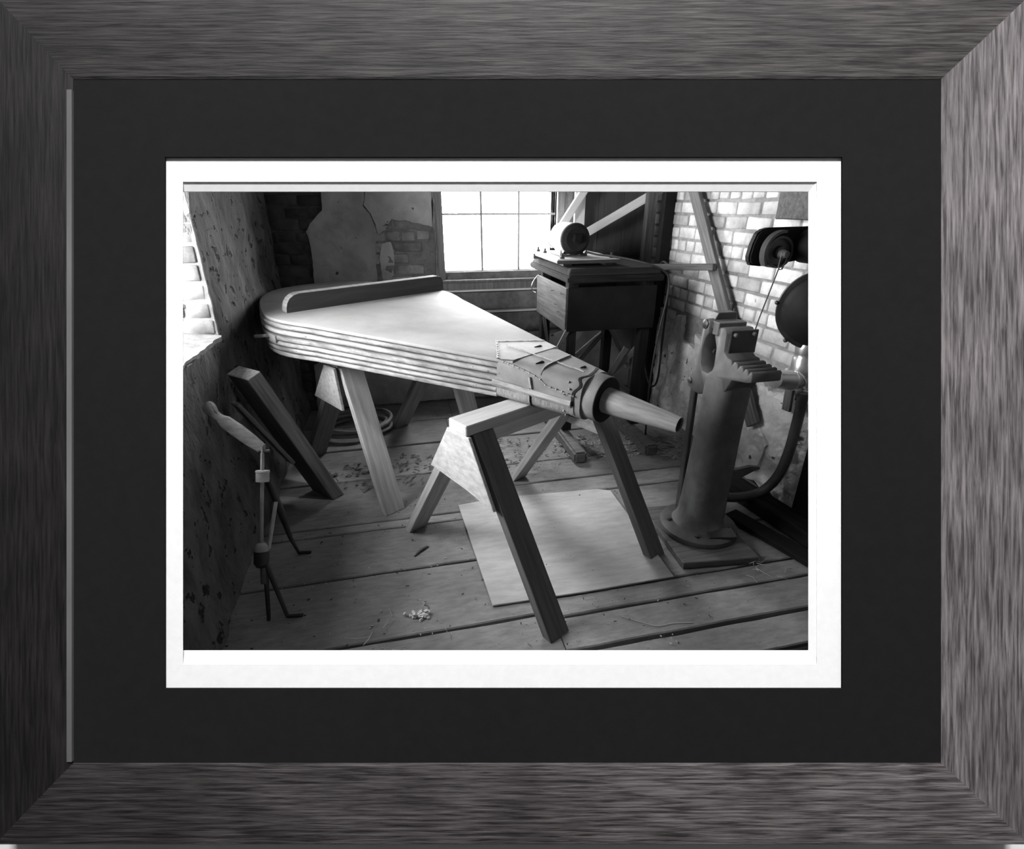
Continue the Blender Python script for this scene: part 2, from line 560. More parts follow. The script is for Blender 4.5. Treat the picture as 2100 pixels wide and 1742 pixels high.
# plaster left of the window: two sheets parted by the long crack
crack = [(-0.16, 1.80), (-0.175, 1.66), (-0.19, 1.60), (-0.15, 1.54), (-0.125, 1.46), (-0.105, 1.40), (-0.128, 1.32), (-0.135, 1.22), (-0.145, 1.10), (-0.14, 0.95)]
patch(wb, BO, BU, BV, BN, [(-0.47, 1.80)] + [(x - 0.006, z) for x, z in crack] + [(-0.40, 0.78), (-0.60, 0.90), (-0.62, 1.08), (-0.60, 1.30), (-0.62, 1.42), (-0.56, 1.50), (-0.49, 1.56), (-0.48, 1.66)], 0.024, M_PLAST, 1)
patch(wb, BO, BU, BV, BN, [(x + 0.006, z) for x, z in crack[:6]] + [(-0.05, 1.43), (0.0, 1.50), (0.10, 1.49), (0.20, 1.47), (0.30, 1.44), (0.32, 1.80)], 0.022, M_PLAST, 2)
patch(wb, BO, BU, BV, BN, [(-0.09, 1.32), (-0.03, 1.34), (0.0, 1.24), (-0.02, 1.10), (-0.10, 1.02), (-0.12, 1.2)], 0.012, M_PLAST, 3)
patch(wb, BO, BU, BV, BN, [(-0.75, 0.02), (-0.72, 0.40), (-0.45, 0.50), (-0.2, 0.42), (0.0, 0.56), (0.3, 0.50), (0.7, 0.58), (1.1, 0.52), (1.5, 0.6), (2.08, 0.66), (2.08, 0.02)], 0.020, M_PLAST, 4)
# projecting brick ledges under the window
for z0, y_out in ((0.925, 0.055), (0.755, 0.075)):
    obj('ledge', box(0.30, 1.62, YB - y_out, YB + 0.01, z0 - 0.13, z0 + 0.028), M_BRICK, wb, bevel=0.012, seg=2)
    obj('ledge_highlight', box(0.30, 1.62, YB - y_out - 0.012, YB + 0.0, z0 + 0.026, z0 + 0.038), M_PALEW, wb, bevel=0.003)  # pale strip stands in for light caught on the ledge edge

# window in the back wall
win = structure('window_1', join(box(WX0 - 0.055, WX0, YB - 0.03, YB + 0.16, 0.965, WZ1 + 0.05), box(WX1, WX1 + 0.055, YB - 0.03, YB + 0.16, 0.965, WZ1 + 0.05),
                                 box(WX0, WX1, YB - 0.03, YB + 0.16, WZ1, WZ1 + 0.05)), M_JAMB, 'tall multi-pane window blown out with daylight')
obj('bottom_rail', box(WX0, WX1, YB + 0.02, YB + 0.07, 1.045, WZ0 + 0.008), M_JAMB, win, bevel=0.004)
obj('window_sill', box(WX0 - 0.07, WX1 + 0.07, YB - 0.045, YB + 0.03, 1.02, 1.043), M_JAMB, win, bevel=0.004)
obj('apron', box(WX0 - 0.055, WX1 + 0.055, YB - 0.032, YB + 0.02, 0.962, 1.02), M_JAMB, win, bevel=0.003)
for x in (0.695, 1.0):
    obj('muntin', box(x - 0.008, x + 0.008, YB + 0.03, YB + 0.055, WZ0, WZ1), M_MUNTIN, win)
for z in (1.532, 1.96):
    obj('muntin', box(WX0, WX1, YB + 0.032, YB + 0.053, z - 0.007, z + 0.007), M_MUNTIN, win)
for x0, x1 in ((WX0, 0.687), (0.703, 0.992), (1.008, WX1)):
    for z0, z1 in ((WZ0 + 0.008, 1.525), (1.539, 1.953), (1.967, WZ1)):
        obj('pane', box(x0, x1, YB + 0.041, YB + 0.044, z0, z1), M_GLASS, win)
# ragged lit plaster lip along the left jamb
patch(wb, BO, BU, BV, (0, -1, 0), [(0.300, 0.97), (0.330, 0.97), (0.330, 1.82), (0.300, 1.82), (0.322, 1.60), (0.305, 1.45), (0.320, 1.30), (0.312, 1.15)], 0.034, M_MORTARW, 9, jit=0.006)

# right wall
wr = structure('wall_right', box(XR, XR + 0.3, YF, YB + 0.24, -0.1, TOP), M_MORTARW, 'whitewashed brick wall turning to rubble plaster below')
RO, RU, RV, RN = (XR, 0, 0), (0, 1, 0), (0, 0, 1), (-1, 0, 0)


def keep_right(u, v, w, h):
    lim = 0.74 + 0.10 * noise.noise(Vector((u * 2.2, 0.3, 0))) + (0.05 if u > 2.9 else -0.06)
    return v > lim and not (3.16 < u < 3.36 and 0.66 < v < 0.80)


lay_bricks(wr, RO, RU, RV, RN, 1.55, 4.16, 0.60, 1.92, M_BRICKW, keep_right, L=0.205, H=0.072, mort=0.014, proud=0.010, seed=5, header=4)
patch(wr, RO, RU, RV, RN, [(1.3, 0.01), (4.16, 0.01), (4.16, 0.80), (3.75, 0.86), (3.55, 0.76), (3.38, 0.84), (3.36, 0.64), (3.18, 0.63), (3.15, 0.74), (2.95, 0.70), (2.75, 0.62), (2.55, 0.72), (2.35, 0.60), (2.15, 0.66), (1.9, 0.58), (1.3, 0.66)], 0.034, M_PLASTR, 6, jit=0.03, step=0.025, relief=0.022, grid=0.026)
patch(wr, RO, RU, RV, RN, [(2.72, 0.30), (2.95, 0.34), (3.1, 0.50), (2.98, 0.60), (2.80, 0.55), (2.66, 0.42)], 0.050, M_PLASTR, 7, jit=0.02, relief=0.02, grid=0.024)
patch(wr, RO, RU, RV, RN, [(2.30, 0.10), (2.55, 0.14), (2.60, 0.30), (2.42, 0.44), (2.25, 0.30)], 0.052, M_PLASTR, 8, jit=0.02, relief=0.02, grid=0.024)
structure('trim_1', box(1.99, XR - 0.002, 2.05, 2.49, 1.53, CEIL - 0.002), M_DARKW, 'dark timber upright at the upper right edge', bevel=0.006)

# left wall: thick, crumbling, with a deep splayed window opening
LY0, LY1, LZ0, LZ1 = 1.62, 2.655, 1.005, 2.35


def left_x(y, z):
    q = Vector((y, z, 0))
    d = 0.035 * noise.noise(q * 2.1) + 0.018 * noise.noise(q * 6.3 + Vector((3, 1, 2))) + 0.007 * noise.noise(q * 19)
    lean = 0.06 * max(0, 0.9 - z)
    return XL + d + lean


def left_grid():
    ys, zs = [], []
    y = YF
    while y < YB - 0.01:
        ys.append(y)
        y += 0.028 if y > 1.1 else 0.2
    ys += [YB]
    z = -0.1
    while z < CEIL:
        zs.append(z)
        z += 0.028
    zs += [CEIL, TOP]
    snap = lambda a, t: min(range(len(a)), key=lambda i: abs(a[i] - t))
    i0, i1, j0, j1 = snap(ys, LY0), snap(ys, LY1), snap(zs, LZ0), snap(zs, LZ1)
    ys[i0], ys[i1], zs[j0], zs[j1] = LY0, LY1, LZ0, LZ1
    V, F = [], []
    for j, zz in enumerate(zs):
        for i, yy in enumerate(ys):
            e = 0.010 * noise.noise(Vector((yy * 25, zz * 25, 5)))
            V.append((left_x(yy, zz), yy + (e if i in (i0, i1) else 0), zz + (e if j in (j0, j1) else 0)))
    n = len(ys)
    for j in range(len(zs) - 1):
        for i in range(n - 1):
            if i0 <= i < i1 and j0 <= j < j1:
                continue
            F.append((j * n + i, j * n + i + 1, (j + 1) * n + i + 1, (j + 1) * n + i))
    # reveals run out to the window frame at X -1.34
    def wall_strip(idx, far):
        base = len(V)
        for k in idx:
            V.append(far(Vector(V[k])))
        for q in range(len(idx) - 1):
            F.append((idx[q], idx[q + 1], base + q + 1, base + q))
    XO = -1.34
    wall_strip([j0 * n + i for i in range(i0, i1 + 1)], lambda p: Vector((XO, p.y, LZ0 + 0.05)))
    wall_strip([j1 * n + i for i in range(i0, i1 + 1)], lambda p: Vector((XO, p.y, LZ1 - 0.04)))
    wall_strip([j * n + i0 for j in range(j0, j1 + 1)], lambda p: Vector((XO, LY0 + 0.02, p.z)))
    wall_strip([j * n + i1 for j in range(j0, j1 + 1)], lambda p: Vector((XO, LY1 - 0.02, p.z)))
    return V, F


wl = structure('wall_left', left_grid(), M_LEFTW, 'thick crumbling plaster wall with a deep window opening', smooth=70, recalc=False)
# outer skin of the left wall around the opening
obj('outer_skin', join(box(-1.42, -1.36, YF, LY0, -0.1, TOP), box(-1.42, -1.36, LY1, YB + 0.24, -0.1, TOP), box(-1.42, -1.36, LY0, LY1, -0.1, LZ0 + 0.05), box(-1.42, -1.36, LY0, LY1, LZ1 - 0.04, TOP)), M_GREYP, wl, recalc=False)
lay_bricks(wl, (0, LY1 - 0.004, 0), (-1, 0, 0), (0, 0, 1), (0, -1, 0), 0.885, 1.32, 1.02, 2.30, M_BRICKL, L=0.20, H=0.072, D=0.05, mort=0.012, proud=0.008, seed=11)
patch(wl, (0, LY1 - 0.0005, 0), (-1, 0, 0), (0, 0, 1), (0, -1, 0), [(0.872, LZ0), (1.33, LZ0 + 0.04), (1.33, LZ1 - 0.05), (0.872, LZ1 - 0.01)], 0.004, M_MORTARL, 13, jit=0.004, name='reveal_plaster')
patch(wl, (0, 0, LZ0 + 0.004 - 0.105 * 0.86), (-1, 0, 0.105), (0, 1, 0), (0.105, 0, 1), [(0.858, LY0), (1.33, LY0), (1.33, LY1 - 0.01), (0.858, LY1 - 0.01)], 0.010, M_MORTARL, 12, jit=0.012, name='sill_plaster')
win2 = structure('window_2', join(box(-1.36, -1.31, LY0, LY0 + 0.05, LZ0 + 0.05, LZ1 - 0.04), box(-1.36, -1.31, LY1 - 0.06, LY1 - 0.02, LZ0 + 0.05, LZ1 - 0.04),
                                  box(-1.36, -1.31, LY0, LY1 - 0.02, LZ0 + 0.05, LZ0 + 0.09), box(-1.36, -1.31, LY0, LY1 - 0.02, LZ1 - 0.08, LZ1 - 0.04)), M_JAMB, 'deep-set side window lighting the room')
for y in (1.96, 2.30):
    obj('muntin', box(-1.345, -1.325, y - 0.008, y + 0.008, LZ0 + 0.09, LZ1 - 0.08), M_MUNTIN, win2)
for z in (1.45, 1.86):
    obj('muntin', box(-1.345, -1.325, LY0 + 0.05, LY1 - 0.06, z - 0.008, z + 0.008), M_MUNTIN, win2)
for y0, y1 in ((LY0 + 0.05, 1.952), (1.968, 2.292), (2.308, LY1 - 0.06)):
    for z0, z1 in ((LZ0 + 0.09, 1.442), (1.458, 1.852), (1.868, LZ1 - 0.08)):
        obj('pane', box(-1.337, -1.334, y0, y1, z0, z1), M_GLASS, win2)

# rear wall, ceilings
structure('wall_rear', box(XL - 0.5, XR + 0.3, YF - 0.2, YF, -0.1, TOP), M_GREYP)


def plane_y(x, z, d):
    return (d - FW.x * x - FW.z * (z - EYE.z)) / FW.y


structure('ceiling', box(XL - 0.5, XR + 0.3, YF - 0.2, YB + 0.24, TOP, TOP + 0.1), M_GREYP)
pts = [(XL + 0.02, plane_y(XL, CEIL, 1.0)), (XR - 0.005, plane_y(XR, CEIL, 1.0)), (XR - 0.005, YB), (XL + 0.02, YB)]
structure('ceiling_workshop', prism(pts, CEIL, CEIL + 0.06, lambda p, t: (p[0], p[1], t)), M_DARKW)

# ------------------------------------------------------------------ framed opening: sloped partition, moulding, two mats
FWm = M4(RT, UP, -FW, FC)
FINV = FWm.inverted()


def frame_px(x, y, z=0.0):
    """frame-local point in metres; x, y are image pixel coordinates, rescaled about the image centre"""
    return Vector(((x - 1050) / 1200, (871 - y) / 1200, z))


def ring_plate(ox0, oy0, ox1, oy1, ix0, iy0, ix1, iy1, zf, th, zi=None):
    zi = zf if zi is None else zi
    o = [frame_px(ox0, oy0, zf), frame_px(ox1, oy0, zf), frame_px(ox1, oy1, zf), frame_px(ox0, oy1, zf)]
    i = [frame_px(ix0, iy0, zi), frame_px(ix1, iy0, zi), frame_px(ix1, iy1, zi), frame_px(ix0, iy1, zi)]
    bk = Vector((0, 0, -th))
    v = o + i + [q + bk for q in o] + [q + bk for q in i]
    f = []
    for k in range(4):
        j = (k + 1) % 4
        f += [(k, j, 4 + j, 4 + k), (8 + j, 8 + k, 12 + k, 12 + j), (k, 8 + k, 8 + j, j), (4 + k, 4 + j, 12 + j, 12 + k)]
    return v, f


zp0, zp1 = -0.048, -0.11
corners = []
for x, z in ((XL + 0.06, 0.0), (XR - 0.005, 0.0), (XR - 0.005, CEIL), (XL + 0.06, CEIL)):
    corners.append(FINV @ Vector((x, plane_y(x, z, FRAME_D - zp0), z)))
inner = [frame_px(240, 1470, zp0), frame_px(1800, 1470, zp0), frame_px(1800, 255, zp0), frame_px(240, 255, zp0)]
pv = corners + inner + [q + Vector((0, 0, zp1 - zp0)) for q in corners] + [q + Vector((0, 0, zp1 - zp0)) for q in inner]
pf = []
for k in range(4):
    j = (k + 1) % 4
    pf += [(k, j, 4 + j, 4 + k), (8 + j, 8 + k, 12 + k, 12 + j), (k, 8 + k, 8 + j, j), (4 + k, 4 + j, 12 + j, 12 + k)]
wf = structure('added_partition', (pv, pf), M_WHITEP, 'added sloped white partition carrying the picture frame and blocking lamp light', W=FWm, world=False)  # partition added to keep lamp light out of the workshop
bc_ = [q + Vector((0, 0, zp1 - zp0 - 0.001)) for q in corners]
bi_ = [q + Vector((0, 0, zp1 - zp0 - 0.001)) for q in inner]
bv = bc_ + bi_ + [q + Vector((0, 0, -0.02)) for q in bc_] + [q + Vector((0, 0, -0.02)) for q in bi_]
obj('added_dark_backing', (bv, pf), M_UNDER, wf, FWm, world=False)  # unseen dark layer added so the partition reflects little light

fr = root('picture_frame', None, 'large dark woodgrain picture frame with black and white mats around the workshop view', 'picture frame', W=FWm)
OUT, INN = (-14, -12, 2114, 1736.5), (147, 160, 1933, 1568)  # rail edges in image pixel coordinates
prof = [(0.0, -0.046), (0.0, -0.004), (0.03, 0.0), (0.3, 0.002), (0.6, 0.002), (0.97, -0.0015), (1.0, -0.003), (1.0, -0.046)]


def rail(a0, a1, b0, b1, mat):
    """a0->a1 outer edge, b0->b1 inner edge (image pixels)"""
    rings = []
    for t in range(25):
        t /= 24
        o = Vector(a0).lerp(Vector(a1), t)
        i = Vector(b0).lerp(Vector(b1), t)
        r = []
        for s, z in prof:
            q = o.lerp(i, s)
            p = frame_px(q.x, q.y, 0)
            r.append(Vector((p.x, p.y, z)))
        rings.append(r)
    return obj('frame_rail', loft(rings), mat, fr, FWm, world=False)


R_LEFT = rail_wood('frame_wood_left', (0.0015, 0.0012, 0.0013), (0.0165, 0.0138, 0.0144), 1)  # frame lighting put into the rail tones: dark left, bright right
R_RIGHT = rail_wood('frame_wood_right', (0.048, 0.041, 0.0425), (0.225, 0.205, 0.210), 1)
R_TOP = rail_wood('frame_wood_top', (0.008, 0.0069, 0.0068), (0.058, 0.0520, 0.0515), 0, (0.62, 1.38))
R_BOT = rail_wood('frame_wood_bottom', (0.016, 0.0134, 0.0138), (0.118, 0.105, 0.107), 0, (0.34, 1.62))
o0, o1, o2, o3 = OUT
i0, i1, i2, i3 = INN
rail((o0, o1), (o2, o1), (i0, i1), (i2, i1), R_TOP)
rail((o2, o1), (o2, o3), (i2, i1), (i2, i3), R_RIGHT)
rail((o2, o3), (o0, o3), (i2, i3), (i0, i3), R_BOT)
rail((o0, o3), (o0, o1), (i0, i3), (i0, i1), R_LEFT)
p0, p1 = frame_px(137, 1563, 0), frame_px(147.5, 184, 0)
obj('lit_rail_edge', box(p0.x, p1.x, p0.y, p1.y, -0.01, 0.0005), surface('lit_edge_tone', 0.10, 0.13, scale=(30, 3, 30), bump=0.1), fr, FWm, world=False, label='light grey strip painted as light on the left rail')  # light on the rail's inner side, painted as a grey strip
M_MATB = surface('black_mat_board', (0.0122, 0.0120, 0.0124), (0.0139, 0.0137, 0.0144), scale=(60, 60, 60), bump=0.05, dist=0.001, blotch=0.06, rand=0, rough=0.95, spec=0.05)
M_MATW = surface('white_mat_board', 0.86, 0.90, scale=(60, 60, 60), bump=0.03, dist=0.001, blotch=0.01, rand=0, rough=0.95, spec=0.05)
obj('black_mat', ring_plate(120, 135, 1960, 1590, 335, 319.7, 1730.3, 1415.2, -0.0035, 0.003), M_MATB, fr, FWm, world=False, label='black outer mat board')  # mat openings in image pixels, spread outward to allow for their depth
obj('white_mat', ring_plate(300, 290, 1765, 1450, 369, 368.6, 1680.5, 1367.3, -0.0075, 0.0008), M_MATW, fr, FWm, world=False, label='white inner mat board')
obj('liner', ring_plate(345, 366, 1682, 1370, 355.5, 385.7, 1668.3, 1342.6, -0.0084, 0.002, -0.0130), M_MATW, fr, FWm, world=False, label='bevelled white liner')

# unseen housing made up for the added frame light
sp = root('added_light_housing', (0.15, -0.25, 7.30), 'unseen white housing of the light added for the picture frame', 'lamp')
obj('added_housing', join(box(-0.53, 0.83, -0.58, -0.56, 7.26, 7.395), box(-0.53, 0.83, 0.06, 0.08, 7.26, 7.395), box(-0.53, -0.51, -0.56, 0.06, 7.26, 7.395), box(0.81, 0.83, -0.56, 0.06, 7.26, 7.395)), M_WHITEP, sp, recalc=False)
obj('back_plate', box(-0.51, 0.81, -0.56, 0.06, 7.34, 7.395), M_WHITEP, sp)

# ------------------------------------------------------------------ bellows
BA = Vector((0.566, -0.823, -0.050)).normalized()      # towards the nozzle
BP = Vector((0.824, 0.566, 0.0)).normalized()          # across
BA = (BA - BP * BA.dot(BP)).normalized()
BWn = BP.cross(BA)
if BWn.z < 0:
    BWn = -BWn
BO_ = Vector((-0.1905, 3.1984, 1.06))
# local frame: X = across (BP), Y = -BA ... use (u, v, w) -> u*BA + v*BP + w*BWn
BW = M4(BA, BP, BWn, BO_)
bel = root('blacksmith_bellows', None, 'huge teardrop-shaped blacksmith bellows with a pale dusty top, laid across two sawhorses', 'bellows', W=BW)
HALF = [(-0.72, 0.0), (-0.708, 0.13), (-0.66, 0.26), (-0.57, 0.37), (-0.42, 0.465), (-0.25, 0.535), (-0.10, 0.583), (0.03, 0.598), (0.15, 0.573), (0.30, 0.512)]


def half(u):
    if u >= 0.30:
        return 0.6125 - 0.335 * u
    for (a, wa), (c, wc) in zip(HALF, HALF[1:]):
        if a <= u <= c:
            return wa + (wc - wa) * (u - a) / (c - a)
    return 0.0


def outline(u_end):
    """points from (u_end, +) round the tail to (u_end, -), smoothed"""
    side = [Vector((u, w)) for u, w in HALF]
    dense = [Vector((q.x, q.y)) for q in smooth_path([Vector((q.x, q.y, 0)) for q in side], 5)]
    dense[0].y = 0.0
    s = [Vector((0.30 + (u_end - 0.30) * k / 10, half(0.30 + (u_end - 0.30) * k / 10))) for k in range(1, 11)]
    right = dense + s
    return [Vector((q.x, q.y)) for q in reversed(right)] + [Vector((q.x, -q.y)) for q in right[1:]]


def tk(u):
    return 1.04 - 0.16 * (u + 0.7) / 1.9


def offs(pts):
    out = []
    n = len(pts)
    for i, p in enumerate(pts):
        d = (pts[min(i + 1, n - 1)] - pts[max(i - 1, 0)]).normalized()
        nrm = Vector((d.y, -d.x))
        # outward: away from the middle line
        if nrm.dot(p - Vector((0.2, 0))) < 0:
            nrm = -nrm
        out.append(nrm)
    return out


def board(name, w_top, w_bot, u_end, mat, out=0.0, r=0.010):
    pts = outline(u_end)
    ns = offs(pts)
    rings = []
    for ins, w in ((r, w_top), (r * 0.3, w_top - r * 0.3), (0, w_top - r), (0, w_bot + r), (r * 0.3, w_bot + r * 0.3), (r, w_bot)):
        rings.append([Vector((p.x + n.x * (out - ins), p.y + n.y * (out - ins), w * tk(p.x))) for p, n in zip(pts, ns)])
    return obj(name, loft(rings), mat, bel, BW, world=False, smooth=40)


def rib(w_c, r, u_end, out=0.0):
    pts = outline(u_end)
    ns = offs(pts)
    rings = []
    m_ = len(pts)
    for i, (p, n) in enumerate(zip(pts, ns)):
        jit = 0.0015 * noise.noise(Vector((p.x * 9, p.y * 9, w_c * 40)))
        ring = []
        for k in range(9):
            a = math.pi / 2 - math.pi * k / 8
            ring.append(Vector((p.x + n.x * (out - r * 0.75 + r * math.cos(a) + jit), p.y + n.y * (out - r * 0.75 + r * math.cos(a) + jit), (w_c + r * 1.02 * math.sin(a)) * tk(p.x) + jit)))
        for dw in (-0.9, 0.9):
            ring.append(Vector((p.x + n.x * (out - 0.05), p.y + n.y * (out - 0.05), (w_c + r * dw) * tk(p.x))))
        rings.append(ring)
    return obj('rib', loft(rings), M_RIB, bel, BW, world=False, smooth=50)


# folded leather core
pts = outline(1.40)
ns = offs(pts)
obj('folded_leather', loft([[Vector((p.x - n.x * 0.034, p.y - n.y * 0.034, w * tk(p.x))) for p, n in zip(pts, ns)] for w in (-0.02, -0.19)]), M_CORE, bel, BW, world=False)
board('top_board', 0.0, -0.020, 1.36, M_TOPB, r=0.006)
rib(-0.0375, 0.0125, 1.325, 0.003)
rib(-0.0695, 0.0130, 1.310, 0.006)
board('middle_board', -0.0915, -0.115, 1.34, M_RIB, out=0.010, r=0.006)
rib(-0.1345, 0.0120, 1.300, 0.006)
rib(-0.1645, 0.0120, 1.290, 0.003)
board('bottom_board', -0.182, -0.206, 1.29, M_RIB, out=-0.002, r=0.006)
obj('bottom_lip', loft([[Vector((-0.38 + 0.5 * t, -0.44 - 0.10 * math.sin(t * 2.2), -0.215 - 0.035 * math.sin(math.pi * t) * k)) for k in (0, 0.7, 1.0)] + [Vector((-0.38 + 0.5 * t, -0.30, -0.215 - 0.03 * math.sin(math.pi * t)))] + [Vector((-0.38 + 0.5 * t, -0.30, -0.205))] for t in [k / 12 for k in range(13)]]), M_LEATHER, bel, BW, world=False, smooth=60)

# batten across the wide end of the top board
bat = [(-0.505, 0.0), (-0.503, 0.026), (-0.495, 0.052), (-0.478, 0.075), (-0.452, 0.091), (-0.42, 0.097), (0.55, 0.097), (0.575, 0.090), (0.592, 0.066), (0.598, 0.0)]
bt = obj('batten', prism([(a + 0.01, c) for a, c in bat], -0.004, -0.058, lambda p, t: Vector((t, p[0], p[1] + 0.001))), M_PINE, bel, BW, world=False, bevel=0.003, label='wooden bar with rounded ends across the top')
obj('batten_face', prism([(a * 0.997 + 0.01, c * 0.985) for a, c in bat], 0.0, -0.0045, lambda p, t: Vector((t, p[0], p[1] + 0.001))), M_BATFACE, bt, BW, world=False, label='dark face of the bar')
# iron rod at the tail
obj('lever_rod', tube([(0.05, -0.52, -0.098), (-0.03, -0.592, -0.112), (-0.105, -0.645, -0.124)], [0.010, 0.0095, 0.009], 10), M_ROD, bel, BW, world=False, smooth=40)
obj('rod_plate', box(0.005, 0.075, -0.613, -0.56, -0.128, -0.088), M_RIB, bel, BW, world=False, bevel=0.004)

# tapered head wrapped in leather
def sup(u, a, bt, bb, ex, n=40):
    r = []
    c, hb = (bt + bb) / 2, (bt - bb) / 2
    for k in range(n):
        t = 2 * math.pi * k / n
        cs, sn = math.cos(t), math.sin(t)
        r.append(Vector((u, a * math.copysign(abs(cs) ** (2 / ex), cs), c + hb * math.copysign(abs(sn) ** (2 / ex), sn))))
    return r


def head_dim(u):
    t = max(0.0, (u - 1.27) / (1.72 - 1.27))
    a = 0.192 + (0.098 - 0.192) * min(1, t) ** 0.95
    bt = 0.004 + (-0.006 - 0.004) * t
    bb = -0.183 + (-0.200 + 0.183) * t
    return a, bt, bb, 7.0 - 4.3 * t


HU = [1.295 + k * (1.685 - 1.295) / 14 for k in range(15)]
wrap = obj('leather_wrap', loft([sup(u, *head_dim(u)) for u in HU]), M_LEATHER, bel, BW, world=False, smooth=50, label='leather wrapping of the tapered head')
# lower lighter wrinkled leather panel on the near side, strip of the middle board over it
def head_side(u, w, lift, sgn=-1):
    a, bt, bb, ex = head_dim(u)
    c, hb = (bt + bb) / 2, (bt - bb) / 2
    s = max(-1, min(1, (w - c) / hb))
    y = a * (1 - abs(s) ** ex) ** (1 / ex)
    return Vector((u, sgn * (y + lift), w))


us = [1.30 + k * 0.36 / 12 for k in range(13)]
low = []
for u in us:
    bb = head_dim(u)[2]
    low.append([head_side(u, w, 0.003) for w in (-0.128, -0.142, -0.156, -0.168, bb * 0.96, bb * 0.995)] + [head_side(u, bb * 0.995, -0.012), head_side(u, -0.128, -0.012)])
obj('lower_panel', loft(low), M_LEATHER2, wrap, BW, world=False, smooth=60)
st = []
for u in [1.28 + k * 0.37 / 12 for k in range(13)]:
    wm = -0.104 - 0.012 * (u - 1.28) / 0.37
    st.append([head_side(u, wm + 0.013, 0.009), head_side(u, wm - 0.006, 0.012), head_side(u, wm - 0.018, 0.006), head_side(u, wm - 0.018, -0.012), head_side(u, wm + 0.013, -0.012)])
obj('side_strip', loft(st), M_RIB, wrap, BW, world=False, smooth=30)
# seam strips and tacks
def head_top(u, v, lift):
    a, bt, bb, ex = head_dim(u)
    c, hb = (bt + bb) / 2, (bt - bb) / 2
    s = max(-0.999, min(0.999, v / a))
    return Vector((u, v, c + hb * (1 - abs(s) ** ex) ** (1 / ex) + lift))


def strip(name, path, wd, mat, lift=0.003):
    rings = []
    n = len(path)
    for i in range(n):
        d = (path[min(i + 1, n - 1)] - path[max(i - 1, 0)]).normalized()
        up = Vector((0, 0, 1))
        s = d.cross(up).normalized() * wd / 2
        p = path[i]
        rings.append([p - s, p + s, p + s + up * lift, p - s + up * lift])
    return obj(name, loft(rings), mat, wrap, BW, world=False)


# top patch with folded edges: border strips following the patch outline
flat = lambda u, v, l=0.0: Vector((u, v, 0.001 + l))
sheet = [(1.305, -0.188), (1.215, -0.11), (1.123, -0.014), (1.19, 0.075), (1.262, 0.172), (1.36, 0.145), (1.36, -0.15)]
obj('patch_sheet', prism(sheet, 0.0005, 0.0045, lambda p, t: Vector((p[0], p[1], t))), M_LEATHER, wrap, BW, world=False, bevel=0.001)
strip('patch_edge', [flat(1.306 - 0.0183 * k, -0.190 + 0.0176 * k, 0.003 + 0.0015 * math.sin(k * 5)) for k in range(11)], 0.013, M_PINE2, 0.004)
strip('patch_edge', [flat(1.123 + 0.0139 * k, -0.014 + 0.0186 * k, 0.003 + 0.0015 * math.sin(k * 4)) for k in range(11)], 0.006, M_LEATHER2, 0.004)
strip('seam', [head_top(1.31 + 0.038 * k, -0.172 + 0.0062 * k, 0.0005 + 0.001 * math.sin(k * 7)) for k in range(10)], 0.006, M_LEATHER2, 0.004)
strip('seam', [head_top(1.497 - 0.0022 * k, -0.138 + 0.0235 * k, 0.001) for k in range(11)], 0.008, M_LEATHER2, 0.006)
strip('seam', [head_top(1.20 + 0.044 * k, -0.026 + 0.003 * math.sin(k * 3), 0.004 - 0.0003 * k) for k in range(11)], 0.005, M_LEATHER2, 0.003)
for u0, v0, l in ((1.445, -0.075, 0.030), (1.30, 0.085, 0.03), (1.60, 0.02, 0.02)):
    obj('tear_shade', tube([head_top(u0, v0 - l, 0.001), head_top(u0 + 0.01, v0, 0.003), head_top(u0 + 0.008, v0 + l * 0.5, 0.001)], [0.003, 0.007, 0.002], 6), M_HOLLOW, wrap, BW, world=False)
# vertical binding and torn edge at the collar
def band(u0, amp, wd, mat, name, lift=0.003, seed=0):
    rings = []
    n = 40
    for k in range(n + 1):
        t = k / n
        ang = math.radians(70 + 250 * t)
        u = u0 + amp * noise.noise(Vector((t * 7, seed, 0.5)))
        r = []
        for du, l in ((-wd / 2, -0.003), (wd / 2, -0.003), (wd / 2, lift), (-wd / 2, lift)):
            a, bt, bb, ex = head_dim(u + du)
            c, hb = (bt + bb) / 2, (bt - bb) / 2
            cs, sn = math.cos(ang), math.sin(ang)
            r.append(Vector((u + du, (a + l) * math.copysign(abs(cs) ** (2 / ex), cs), c + (hb + l) * math.copysign(abs(sn) ** (2 / ex), sn))))
        rings.append(r)
    return obj(name, loft(rings), mat, wrap, BW, world=False)


band(1.645, 0.05, 0.012, M_HOLLOW, 'torn_edge_shade', 0.002, 3)
obj('binding', loft([[head_side(1.455 + 0.003 * k + du, -0.045 - 0.012 * k, l) for du, l in ((-0.006, 0.0), (0.006, 0.0), (0.004, 0.008), (-0.004, 0.008))] for k in range(6)]), M_LEATHER2, wrap, BW, world=False)
obj('tie_wire', tube([head_side(1.465, w, 0.006) for w in (-0.09, -0.115, -0.13, -0.15, -0.17, -0.186)], 0.003, 6), M_BLACK, wrap, BW, world=False)
tack_me = mesh('tack', lathe([(0.0, 0.0035), (0.0035, 0.003), (0.0045, 0.0), (0.0045, -0.004)], (0, 0, 0), (0, 0, 1), 8), M_NAIL, smooth=60)
tacks = [head_top(1.32 + 0.026 * k, -0.171 + 0.0043 * k, 0.004) for k in range(14)] + [Vector((1.300 - 0.0195 * k, -0.186 + 0.0188 * k, 0.008)) for k in range(10)] + [head_side(1.625 + 0.012 * math.sin(k * 2), -0.03 - 0.025 * k, 0.003) for k in range(7)]
for q in tacks:
    o = bpy.data.objects.new('tack', tack_me)
    place(o, BW @ Matrix.Translation(q), wrap)
# collar and nozzle
cw = -0.103
def ulathe(prof, n=40):
    return lathe([(r, h) for r, h in prof], (0, 0, cw), (1, 0, 0), n)


